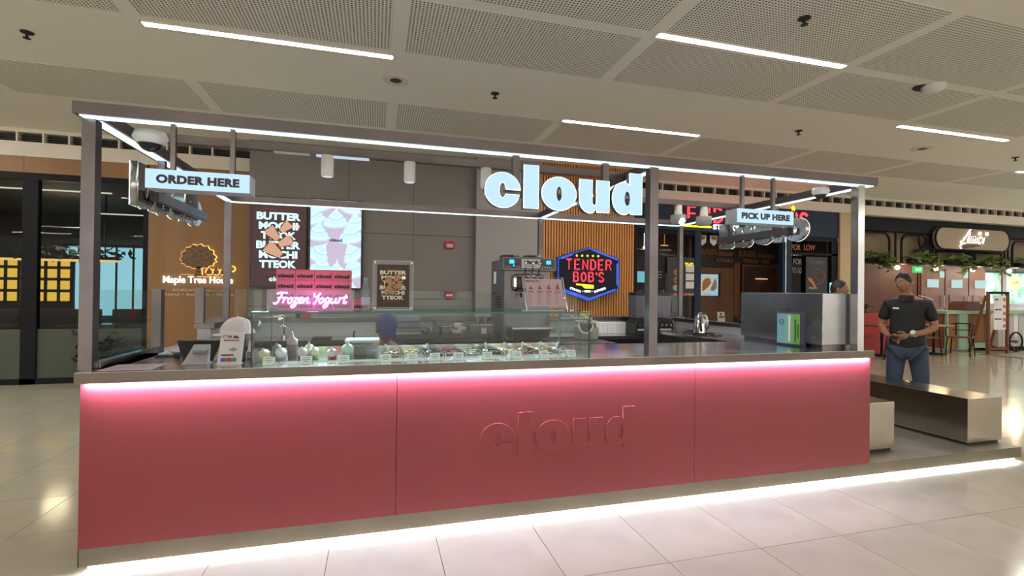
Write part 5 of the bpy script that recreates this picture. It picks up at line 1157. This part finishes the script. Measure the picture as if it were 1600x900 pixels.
text('Make Your Own', .02, M_ink, sh, (2.455, .1945+.21*.14-.004, 1.540), rot=(PI/2-TL, 0, 0), fit=(.10, .011), bold=.03, extr=.0003)
for k in range(4):
    x = 2.475+k*.066; z = 1.497; y = .196+(z-GT)*.14-.003
    B().box(x+.003, x+.028, y-.002, y, z-.010, z+.000).build('cup_print', mat('print_rose', (.38, .08, .12), .6), sh); B().lathe([(.010, 0), (.006, .006+.004*k), (.001, .010+.006*k)], (x+.016, y, z+.001), 10).build('cup_print', mat('print_rose', (.38, .08, .12), .6), sh)
    for q in range(7):
        z2 = 1.468-q*.014; bx('print_line', mat('print_plum', (.20, .08, .12), .6), sh, x-.004+.002*q*0, x+(.036 if q in (0,) else .018+.004*((q*k) % 3)), .196+(z2-GT)*.14-.003, .196+(z2-GT)*.14-.0005, z2, z2+(.005 if q == 0 else .0025))
# ================================================================== equipment inside the kiosk
def softserve():
    t = thing('soft_serve_machine', 'tall grey twin soft serve machine with a lit control panel', 'machine', (2.96, 2.0, .93))
    MB = noisy('machine_grey', (.17, .165, .17), (.14, .135, .14), 2, .32, .8); MD = mat('machine_dark', (.05, .05, .055), .35)
    x0, x1, y0, y1 = 2.70, 3.19, 1.72, 2.32
    bx('body', MB, t, x0, x1, y0+.03, y1, .97, 1.80, bev=.008)
    hd = bx('control_head', MB, t, x0-.03, x1+.045, y0-.03, y0+.12, 1.68, 1.815, bev=.006)
    bx('display_strip', MD, hd, x0-.015, x1+.03, y0-.034, y0-.029, 1.70, 1.80)
    bx('name_plate', mat('plate_silver', (.55, .54, .58), .35), hd, 2.86, 3.06, y0-.038, y0-.033, 1.705, 1.795)
    cloud_word(.14, .002, M_ink, hd, (2.89, y0-.0395, 1.748)); bx('print_line', mat('print_grey', (.16, .20, .22), .6), hd, 2.90, 3.02, y0-.0395, y0-.038, 1.722, 1.727)
    bb = glow('lcd_blue', (.05, .42, 1), 1.6)
    for x in (2.735, 3.125): bx('lcd', bb, hd, x, x+.05, y0-.037, y0-.034, 1.748, 1.786)
    B().sph((2.78, y0-.037, 1.728), .009, 10, 6).build('lit_button', bb, hd)
    for x in (2.71, 2.74, 2.81, 2.835, 3.085, 3.11, 3.135, 3.16, 3.185): B().cyl((x, y0-.033, 1.716), (x, y0-.037, 1.716), .005, n=8).build('button', M_white, hd)
    for x in (2.83, 3.08): B().lathe([(.105, 1.80), (.11, 1.835), (.095, 1.855), (.001, 1.86)], (x, 2.02, 0), 24).build('hopper_lid', M_black, t)
    dr = bx('dispensing_head', mat('chrome', (.7, .7, .72), .08, 1.), t, 2.78, 3.11, y0-.03, y0+.03, 1.47, 1.645, bev=.045)
    bx('nozzle_block', M_black, dr, 2.81, 3.08, y0-.06, y0-.03, 1.49, 1.62, bev=.02)
    for x in (2.875, 2.95, 3.02):
        B().cyl((x, y0-.07, 1.50), (x, y0-.07, 1.63), .017, n=12).build('plunger', mat('plunger', (.15, .15, .15), .3), dr)
        B().tube([(x, y0-.07, 1.62), (x, y0-.11, 1.66), (x, y0-.14, 1.72), (x, y0-.14, 1.745)], .009, 8).sph((x, y0-.14, 1.745), .016, 10, 8).build('draw_handle', mat('chrome', (.7, .7, .72), .08, 1.), dr)
    B().cyl((2.855, y0-.03, 1.45), (2.855, y0-.06, 1.42), .012, n=8).build('spout', M_black, dr)
    bx('drip_panel', mat('machine_mid', (.13, .14, .16), .25, .9), t, x0+.02, x1-.005, y0+.02, y0+.03, .98, 1.36)
    bx('drip_tray', M_steelp, t, 2.74, 3.17, y0-.16, y0+.03, 1.095, 1.12, bev=.005); B().prism([(y0-.14, 1.095), (y0+.03, 1.095), (y0+.03, .99), (y0-.08, .99)], 2.77, 3.14, 'yz').build('tray_support', MD, t)
    B().box(2.71, 2.80, y0-.10, y0+.02, .985, .995).box(3.06, 3.16, y0-.12, y0-.02, .985, .995).build('drip_grid', M_steelp, t)
    for k in range(16): bx('louvre', M_blackm, t, x0-.003, x0+.002, y0+.16, y0+.38, 1.0+k*.027+(.0), 1.012+k*.027)
    for k in range(6): bx('louvre', M_blackm, t, x0-.003, x0+.002, y0+.30, y0+.50, 1.44+k*.0, 1.45) if k == 0 else None
    bx('spec_plate', M_white, t, x0-.004, x0-.001, y0+.36, y0+.46, 1.55, 1.68)
softserve()
# worktop things behind the case
def pan_box(name, label, x0, x1, y0, y1, z0, z1, m, cat='container', lip=True):
    t = thing(name, label, cat, ((x0+x1)/2, (y0+y1)/2, z0))
    B().prism([(x0+.01, z0), (x1-.01, z0), (x1, z1), (x0, z1)], y0, y1).build('body', m, t)
    if lip: B().box(x0-.008, x1+.008, y0-.008, y1+.008, z1-.004, z1+.006).build('rim', M_steelp, t)
    return t
MG = mat('pan_grey', (.15, .15, .155), .35, .7)
t = thing('shelf_unit', 'dark steel undershelf unit on the back worktop behind the case', 'shelf', (2.2, 2.2, .97))
B().box(1.55, 2.05, 1.95, 2.30, .985, 1.03).box(2.05, 2.075, 1.93, 2.30, .97, 1.165).box(2.08, 2.68, 1.95, 2.30, .985, 1.025).build('frame', MG, t)
B().box(1.55, 1.58, 1.98, 2.28, .93, .985).box(2.62, 2.66, 1.98, 2.28, .93, .985).build('leg', MG, t)
bx('top_shelf', MG, t, 2.08, 2.24, 1.98, 2.28, 1.13, 1.14)
pan_box('food_pan', 'small grey square pan left on the steel shelf', 2.10, 2.20, 1.97, 2.15, 1.026, 1.105, MG)
pan_box('food_pan', 'wide grey tray pan beside the soft serve machine', 2.40, 2.66, 2.0, 2.20, 1.026, 1.115, MG)
for k, x in enumerate((2.52, 2.60)):
    o = B().lathe([(.022, 1.122), (.030, 1.185), (.028, 1.187)], (x, 2.13, 0), 16).build('steel_cup', MG); tag(o, ['left', 'right'][k]+' one of two small grey cups behind the wide tray pan', 'cup')
t = thing('towel', 'crumpled white towel heap on the steel shelf', 'towel', (2.29, 2.05, 1.026))
rr = random.Random(4)
b = B()
for k in range(5):
    q = B().box(-.05, .05, -.05, .05, 0, .022, bev=.008); M = Matrix.Translation((2.29+rr.uniform(-.015, .02), 2.05, 1.028+k*.02)) @ Matrix.Rotation(rr.uniform(-.5, .5), 4, 'Z') @ Matrix.Rotation(rr.uniform(-.05, .35)*(k > 2), 4, 'Y'); b.add([M @ Vector(v) for v in q.v], q.f)
b.build('folded_cloth', M_white, t)
t = thing('card_holder', 'small blank white card standing on the steel shelf', 'card', (2.545, 1.97, 1.026))
B().prism([(2.515, 1.03), (2.575, 1.03), (2.57, 1.085), (2.52, 1.085)], 1.96, 1.968).build('card', M_white, t); bx('foot', M_white, t, 2.53, 2.56, 1.955, 1.985, 1.025, 1.031)
t = thing('storage_box', 'clear plastic storage boxes stacked behind the worker', 'box', (1.76, 2.1, 1.03))
for k in range(3): bx('clear_drawer', mat('clear_bluish', (.20, .24, .30), .2), t, 1.66, 1.90, 2.0, 2.2, 1.032+k*.06, 1.086+k*.06, bev=.005)
for k in range(3): bx('drawer_front', M_acryl, t, 1.665, 1.895, 1.993, 2.0, 1.037+k*.06, 1.081+k*.06)
t = thing('cable_coil', 'green and black coil of cord on the steel shelf', 'cord', (1.93, 1.96, 1.03))
B().tube([(1.93+.035*math.cos(a), 1.95, 1.075+.032*math.sin(a)) for a in [i*PI/8 for i in range(16)]], .008, 6, True).build('coil', mat('cord_green', (.01, .20, .15), .5), t, fix=False)
B().tube([(1.95+.03*math.cos(a), 1.945, 1.065+.028*math.sin(a)) for a in [i*PI/8 for i in range(16)]], .006, 6, True).build('coil', M_black, t, fix=False)
o = bx('cutting_board', mat('board_yellow', (.50, .46, .22), .5), None, 1.60, 1.90, 1.97, 2.05, 1.031, 1.042); tag(o, 'thin pale yellow board lying on the shelf by the worker', 'board')
# sink faucet and left part of the back worktop
t = thing('faucet', 'tall chrome faucet over the sink seen through the case', 'faucet', (.56, 2.42, .97))
CH = mat('chrome', (.7, .7, .72), .08, 1.)
B().cyl((.56, 2.42, .97), (.56, 2.42, .99), .028, n=16).cyl((.56, 2.42, .97), (.56, 2.42, 1.20), .010, n=10).tube([(.56, 2.42, 1.20), (.56, 2.40, 1.26), (.56, 2.34, 1.27), (.56, 2.29, 1.22)], .010, 8).build('spout', CH, t)
B().tube([(.53, 2.39, 1.08), (.56, 2.37, 1.10), (.60, 2.38, 1.07)], .008, 8).sph((.555, 2.40, 1.09), .018, 10, 8).build('lever', CH, t)
o = bx('folded_cloth', M_blackm, None, .85, 1.03, 2.15, 2.35, .971, .985, bev=.006); tag(o, 'black folded cloth on the back worktop', 'cloth')
o = B().tube([(1.25, 2.2, .97), (1.245, 2.2, 1.03), (1.26, 2.2, 1.05)], .008, 6).build('black_hook', M_black); tag(o, 'thin black rod standing on the back worktop', 'rod')
t = thing('back_splash_rail', 'small red and black dispenser behind the pink box stack', 'dispenser', (.72, 2.45, 1.168))
bx('body', M_red, t, .72, .80, 2.40, 2.50, 1.169, 1.38, bev=.01); B().cyl((.69, 2.42, 1.169), (.69, 2.42, 1.20), .02, n=10).sph((.69, 2.42, 1.23), .035, 10, 8).build('knob', M_black, t)
# blenders
def blender(x, label):
    t = thing('blender', label, 'blender', (x, 2.28, .97), 0, 'countertop blenders'); y = 2.28
    B().prism([(x-.12, .97), (x+.12, .97), (x+.11, 1.10), (x+.075, 1.16), (x-.075, 1.16), (x-.11, 1.10)], y-.11, y+.11).build('motor_base', M_black, t, bevel=.008)
    bx('control_plate', mat('plate_silver', (.55, .54, .58), .35), t, x-.075, x+.075, y-.115, y-.11, 1.02, 1.04)
    for q in (-.06, 0, .06): B().cyl((x+q, y-.11, 1.085), (x+q, y-.13, 1.085), .016, n=12).build('knob', M_steelp, t)
    B().prism([(x-.085, 1.17), (x+.085, 1.17), (x+.10, 1.44), (x-.10, 1.44)], y-.08, y+.08).build('jar', mat('jar_smoky', (.12, .12, .15), .12, alpha=1), t)
    for q in range(4): bx('jar_rib', mat('rib_grey', (.22, .22, .26), .2), t, x-.06+q*.038, x-.054+q*.038, y-.084, y-.08, 1.19, 1.42)
    B().box(x-.095, x+.095, y-.085, y+.085, 1.44, 1.475, bev=.008).cyl((x, y, 1.47), (x, y, 1.505), .04, n=14).build('lid', M_black, t)
    B().tube([(x+.095, y, 1.40), (x+.15, y, 1.38), (x+.145, y, 1.22), (x+.09, y, 1.20)], .013, 8).build('handle', M_black, t)
blender(4.53, 'left black blender with a smoky jar beside the middle post'); blender(4.83, 'right black blender partly behind the middle front post')
t = thing('drawer_organizer', 'white little drawers in a grid on the back worktop', 'organizer', (4.15, 2.5, .97))
bx('carcass', M_white, t, 3.93, 4.42, 2.40, 2.54, .971, 1.105)
for i in range(4):
    for j in range(2):
        d = bx('drawer', mat('drawer_white', (.80, .80, .82), .4), t, 3.935+i*.122, 4.05+i*.122, 2.392, 2.40, .974+j*.066, 1.036+j*.066); B().sph((3.99+i*.122, 2.388, 1.006+j*.066), .006, 8, 6).build('knob', M_steel, d)
o = bx('clear_tray', mat('pan_steel', (.35, .36, .36), .25, .8), None, 3.25, 3.88, 2.25, 2.5, .971, 1.04); tag(o, 'low steel tray block between the machine and the little drawers', 'tray')
# kettle, cables, card
t = thing('kettle', 'polished steel electric kettle with a black handle', 'kettle', (4.77, 1.42, CT))
B().lathe([(.088, 0), (.085, .012), (.088, .03)], (4.77, 1.42, CT), 26).build('base', M_black, t)
B().lathe([(.080, .03), (.078, .08), (.066, .18), (.052, .215)], (4.77, 1.42, CT), 28).build('body', CH, t); B().lathe([(.052, .215), (.035, .235), (.012, .24), (.001, .245)], (4.77, 1.42, CT), 20).build('lid', M_black, t)
B().tube([(4.72, 1.365, CT+.215), (4.70, 1.335, CT+.20), (4.69, 1.325, CT+.12), (4.715, 1.345, CT+.05)], .013, 8).build('handle', M_black, t)
B().prism([(4.735, CT+.13), (4.765, CT+.13), (4.765, CT+.17), (4.735, CT+.17)], 1.335, 1.345).build('badge', M_white, t)
o = B().tube([(4.93+.28*math.sin(i*.7)*.4-.05*i*.12, 1.85-.03*i+.06*math.cos(i*.9), CT+.006+.004*(i % 2)) for i in range(22)], .005, 6).build('power_cable', M_black); tag(o, 'loose black power cable looping beside the kettle', 'cable')
o = B().tube([(4.95, 1.45, CT+.006), (5.02, 1.58, CT+.006), (5.0, 1.75, CT+.006), (4.86, 1.82, CT+.006), (4.74, 1.70, CT+.006), (4.72, 1.55, CT+.006), (4.84, 1.50, CT+.006)], .005, 6).build('power_cable', M_black); tag(o, 'black kettle cord lying in a loop behind the kettle', 'cable')
t = thing('ledge_card', 'small cream notice card standing on the right side ledge', 'card', (5.28, 1.72, 1.15))
B().prism([(5.215, 1.152), (5.31, 1.152), (5.30, 1.262), (5.205, 1.262)], 1.72, 1.724).build('card', mat('card_cream', (.66, .64, .55), .6), t)
B().sph((5.255, 1.717, 1.238), (.014, .003, .012), 10, 6).box(5.225, 5.295, 1.716, 1.719, 1.205, 1.215).box(5.235, 5.29, 1.716, 1.719, 1.19, 1.198).build('print_mark', M_ink, t)
o = bx('black_pouch', M_black, None, 5.22, 5.32, 1.28, 1.42, 1.151, 1.205, bev=.015); tag(o, 'small black case lying on the right side ledge', 'case')
# big steel box
t = thing('steel_cabinet', 'large polished steel box standing on the right end of the counter', 'cabinet', (5.06, .6, CT))
bx('body', noisy('cabinet_steel', (.40, .41, .43), (.30, .31, .33), 1.4, .2, 1., r2=.34), t, 4.925, 5.262, .105, 1.02, CT+.035, 1.485, bev=.004); bx('plinth', M_steel, t, 4.95, 5.24, .13, 1.0, CT, CT+.035)
for k, y in enumerate((.44, .48, .55, .59)): B().tube([(4.923, y, 1.352), (4.920, y-.012, 1.362)], .004, 6).build('vent_slot', M_steelp, t)
t = thing('leaflet_stand', 'green and blue leaflet in a standing holder against the steel box', 'leaflet', (4.86, .40, CT))
Rz = lambda u, z, d=0.: (4.865+u*.03+d, .50-u*.21, z)
def pl(name, m, u0, u1, z0, z1, d, th=.003):
    V = [Rz(u, z, q) for q in (-d, -d+th) for u, z in ((u0, z0), (u1, z0), (u1, z1), (u0, z1))]
    return B().add(V, [(0, 1, 2, 3), (7, 6, 5, 4), (0, 4, 5, 1), (1, 5, 6, 2), (2, 6, 7, 3), (3, 7, 4, 0)]).build(name, m, t)
pl('holder', mat('holder_navy', (.06, .07, .14), .3), -.02, 1.12, CT, 1.315, .0, .03)
pl('leaflet_blue', mat('leaf_blue', (.16, .36, .45), .5), .0, .34, CT+.02, 1.305, .006); pl('leaflet_mid', mat('leaf_teal', (.20, .42, .34), .5), .34, .66, CT+.02, 1.305, .006); pl('leaflet_green', mat('leaf_green2', (.16, .40, .08), .5), .66, 1.0, CT+.02, 1.305, .006)
pl('table_print', M_whitem, .52, .60, 1.07, 1.29, .009); pl('title_print', mat('title_dark', (.03, .12, .03), .5), .78, .84, 1.07, 1.26, .009); pl('title_print', mat('title_dark', (.03, .12, .03), .5), .90, .95, 1.10, 1.22, .009)
B().tube([Rz(.22+.10*math.cos(a), 1.235+.022*math.sin(a), -.010) for a in [i*PI/7 for i in range(14)]], .0022, 5, True).build('round_mark', M_ink, t, fix=False)
bx('base', M_black, t, 4.84, 4.92, .22, .53, CT, CT+.006)
# bananas, small clear stand and basket near the case end
t = thing('banana_bunch', 'bunch of yellow bananas lying in a pale bowl', 'fruit', (3.38, 1.28, 1.12))
for k in range(4):
    a = k*.22-.3; P_ = [Vector((3.31+.02*k, 1.28, 1.26-.004*k))+Vector((.035*s+.045*s*s*.35, a*.06*s, -.014*s*s*1.2-.006*s*k)) for s in (0, .6, 1.2, 1.8, 2.2)]
    B().tube(P_, [.007, .016, .018, .014, .005], 8).build('banana', mat('banana', (.62, .42, .03), .5), t)
B().cyl((3.31, 1.28, 1.25), (3.305, 1.28, 1.285), .011, n=8).build('stem', mat('stem_dark', (.10, .10, .02), .6), t)
t = thing('fruit_bowl', 'pale bowl on a clear riser holding the bananas', 'bowl', (3.38, 1.28, CT))
B().lathe([(.05, 1.135), (.095, 1.17), (.105, 1.20), (.10, 1.20), (.088, 1.172), (.04, 1.142)], (3.39, 1.28, 0), 22).build('bowl', mat('bowl_pale', (.45, .38, .36), .5), t)
bx('riser', mat('riser_grey', (.30, .30, .30), .3), t, 3.30, 3.48, 1.20, 1.36, 1.03, 1.135)
t = thing('clear_stand', 'small clear box frame with green edges beside the case end', 'stand', (3.02, 1.0, CT))
B().box(2.95, 2.955, .85, 1.1, CT, 1.25).box(3.25, 3.255, .85, 1.1, CT, 1.25).box(2.95, 3.255, .85, 1.1, 1.245, 1.25).build('panes', M_glass, t); B().box(2.95, 3.255, .848, .852, 1.244, 1.251).box(2.948, 2.952, .848, .852, CT, 1.25).box(2.95, 3.255, .848, .852, 1.15, 1.153).build('pane_edge', mat('edge_mint', (.30, .55, .48), .3), t)
bx('foot', M_steel, t, 2.95, 3.255, .85, 1.10, CT-.001, CT+.004); 
t = thing('strainer', 'white rimmed dark strainer with looped handles', 'strainer', (3.17, .80, 1.16))
B().tube([(3.17+.062*math.cos(a), .80, 1.20+.075*math.sin(a)) for a in [PI+i*PI/12 for i in range(13)]], .008, 6).build('rim', M_white, t, fix=False); B().prism([(3.17+.055*math.cos(a), 1.20+.062*math.sin(a)) for a in [PI+i*PI/12 for i in range(13)]], .79, .81).build('basket', M_black, t)
B().tube([(3.13+.03*math.cos(a), .80, 1.20+.04*math.sin(a)) for a in [i*PI/8 for i in range(9)]], .003, 5).tube([(3.05+.02*math.cos(a), .82, 1.245+.02*math.sin(a)) for a in [i*PI/8 for i in range(9)]], .003, 5).build('handle', M_steelp, t)
t = thing('side_trolley', 'dark narrow trolley under the clear stand next to the machine', 'trolley', (3.3, 1.0, .121))
bx('body', M_blackm, t, 2.96, 3.50, .86, 1.38, .15, CT-.003); 
for x in (3.0, 3.45):
    for y in (.9, 1.33): B().cyl((x, y, .121), (x, y, .155), .015, n=8).build('foot', M_black, t)
# ================================================================== the order end of the counter
t = thing('pos_terminal', 'black touch till on a grey stand seen from behind', 'till', (.46, .32, CT))
SM = mat('pos_grey', (.33, .32, .33), .4)
V = [(.325, .30, 1.155), (.565, .30, 1.155), (.535, .22, 1.04), (.385, .22, 1.04), (.325, .315, 1.163), (.565, .315, 1.163), (.535, .245, 1.035), (.385, .245, 1.035)]
B().add(V, [(0, 1, 2, 3), (7, 6, 5, 4), (0, 4, 5, 1), (1, 5, 6, 2), (2, 6, 7, 3), (3, 7, 4, 0)]).build('screen_back', M_black, t, bevel=.006)
B().add([(.42, .285, 1.135), (.51, .285, 1.135), (.53, .16, 1.035), (.40, .16, 1.035), (.42, .30, 1.13), (.51, .30, 1.13), (.53, .20, 1.031), (.40, .20, 1.031)], [(0, 1, 2, 3), (7, 6, 5, 4), (0, 4, 5, 1), (1, 5, 6, 2), (2, 6, 7, 3), (3, 7, 4, 0)]).build('stand_neck', SM, t, bevel=.004)
bx('hinge_cover', mat('pos_mid', (.20, .20, .21), .4), t, .435, .505, .205, .26, 1.09, 1.11, bev=.006); bx('base', SM, t, .40, .53, .15, .36, CT, CT+.014, bev=.004)
B().tube([(.40, .32, 1.08), (.33, .42, 1.07), (.24, .55, 1.045), (.14, .70, 1.036)], .014, 8).build('cable', M_black, t)
t = thing('payment_standee', 'white scan to pay card standing beside the till', 'card', (.655, .15, CT))
V = [(.583, .135, CT), (.712, .125, CT), (.722, .155, 1.215), (.60, .165, 1.225), (.583, .141, CT), (.712, .131, CT), (.722, .161, 1.215), (.60, .171, 1.225)]
sd = B().add(V, [(0, 1, 2, 3), (7, 6, 5, 4), (0, 4, 5, 1), (1, 5, 6, 2), (2, 6, 7, 3), (3, 7, 4, 0)]).build('card', mat('card_white', (.62, .61, .64), .5), t)
ry = -.06; RX = PI/2-.15
def onc(s, m, x, z, w, h, b_=.03): text(s, .03, m, sd, (x, .1355+(z-CT)*.15-.004-(x-.583)*.06, z), rot=(RX, 0, ry*0-.075), fit=(w, h), bold=b_, extr=.0003)
onc('QR', M_red, .630, 1.180, .028, .018, .05); onc('Ph', M_ink, .665, 1.178, .026, .018, .05); onc('SCAN NA ALL!', M_ink, .615, 1.165, .08, .008, .06)
B().tube([(.617+.008*math.cos(a), .154, 1.190+.008*math.sin(a)) for a in [i*PI/5 for i in range(9)]], .0018, 5).build('round_mark', M_red, sd, fix=False)
B().box(.605, .668, .134, .138, 1.082, 1.090).build('pen_strip', M_black, sd)
for k, c in enumerate(((.05, .08, .35), (.45, .02, .02), (.03, .22, .10))): B().box(.606+k*.028, .628+k*.028, .126-.002*k, .131-.002*k, 1.050, 1.070).build('app_mark', mat('app_%d' % k, c, .4), sd)
B().prism([(.642, 1.115), (.665, 1.105), (.69, 1.118), (.667, 1.13)], .137, .139).build('phone_print', mat('print_mid', (.25, .27, .3), .5), sd)
bx('foot', M_white, t, .59, .705, .14, .20, CT, CT+.003)
t = thing('baseball_cap', 'white baseball cap with a dark strap resting behind the scan card', 'cap', (.645, .36, 1.18))
V = []; F = []; n, m = 26, 10
for j in range(m+1):
    for i in range(n):
        a = 2*PI*i/n; q = PI/2*j/m; V.append((.635+.098*math.sin(q)*math.cos(a), .36+.105*math.sin(q)*math.sin(a), 1.195+.098*math.cos(q)))
for j in range(m):
    for i in range(n): F.append((j*n+i, (j+1)*n+i, (j+1)*n+(i+1) % n, j*n+(i+1) % n))
MC = mat('cap_white', (.58, .52, .53), .8)
B().add(V, F, True).build('crown', MC, t); B().sph((.635, .36, 1.294), .006, 8, 6).build('button', MC, t)
B().sph((.605, .27, 1.192), (.085, .07, .006), 16, 6).build('visor', MC, t); B().sph((.725, .40, 1.235), (.035, .06, .045), 12, 8).build('strap', M_black, t)
B().tube([(.665, .36-.02, 1.293), (.70, .30, 1.275), (.715, .265, 1.23), (.715, .262, 1.20)], .002, 5).build('seam', mat('seam_grey', (.35, .32, .33), .8), t)
t = thing('cap_stand', 'dark stand carrying the white cap behind the scan card', 'stand', (.645, .38, CT))
B().cyl((.645, .38, CT), (.645, .38, CT+.01), .07, n=20).cyl((.645, .38, CT+.01), (.645, .38, 1.19), .03, n=14).build('pole', M_black, t)
t = thing('card_in_wire_stand', 'pink card clipped in a thin wire stand left of the glass case', 'card', (.74, .22, CT))
B().prism([(.722, 1.095), (.748, 1.09), (.755, 1.158), (.732, 1.163)], .215, .218).build('card', mat('card_pinkish', (.62, .38, .45), .5), t)
B().tube([(.715, .22, CT), (.722, .22, 1.10), (.75, .22, 1.10), (.757, .22, CT)], .003, 6).tube([(.718, .22, 1.06), (.755, .22, 1.06)], .003, 6).build('wire', M_steelp, t)
o = B().box(.06, .30, .03, .24, CT, CT+.0025).build('order_sheet', mat('sheet_mauve', (.46, .38, .42), .5)); tag(o, 'printed sheet lying flat on the counter by the left post', 'sheet')
for k in range(4): bx('print_line', mat('print_plum', (.20, .08, .12), .6), o, .09, .27-.02*(k % 2), .07+k*.04, .074+k*.04, CT+.0025, CT+.003)
t = thing('edge_reflection', 'row of pale blue bars painting the reflection along the inner left worktop edge', 'reflection', (.30, .95, CT))
bx('tray', M_black, t, .12, .26, .55, 1.05, CT, CT+.012)
for k in range(8): bx('key', mat('reflection_blue', (.45, .48, .60), .3), t, .135, .245, .565+k*.06, .61+k*.06, CT+.012, CT+.022)  # bluish reflection on the worktop edge, built as a row of bars
t = thing('paper_stack', 'loose white papers lying on the rear left ledge', 'paper', (.42, 2.56, 1.168))
q = B()
for k in range(4):
    Mx = Matrix.Translation((.40+.02*k, 2.56, 1.169+.004*k)) @ Matrix.Rotation(.25*k-.3, 4, 'Z') @ Matrix.Rotation(-.05*k, 4, 'Y'); z = B().box(-.08, .08, -.05, .05, 0, .0015); q.add([Mx @ Vector(v) for v in z.v], z.f)
q.build('sheet', M_white, t)
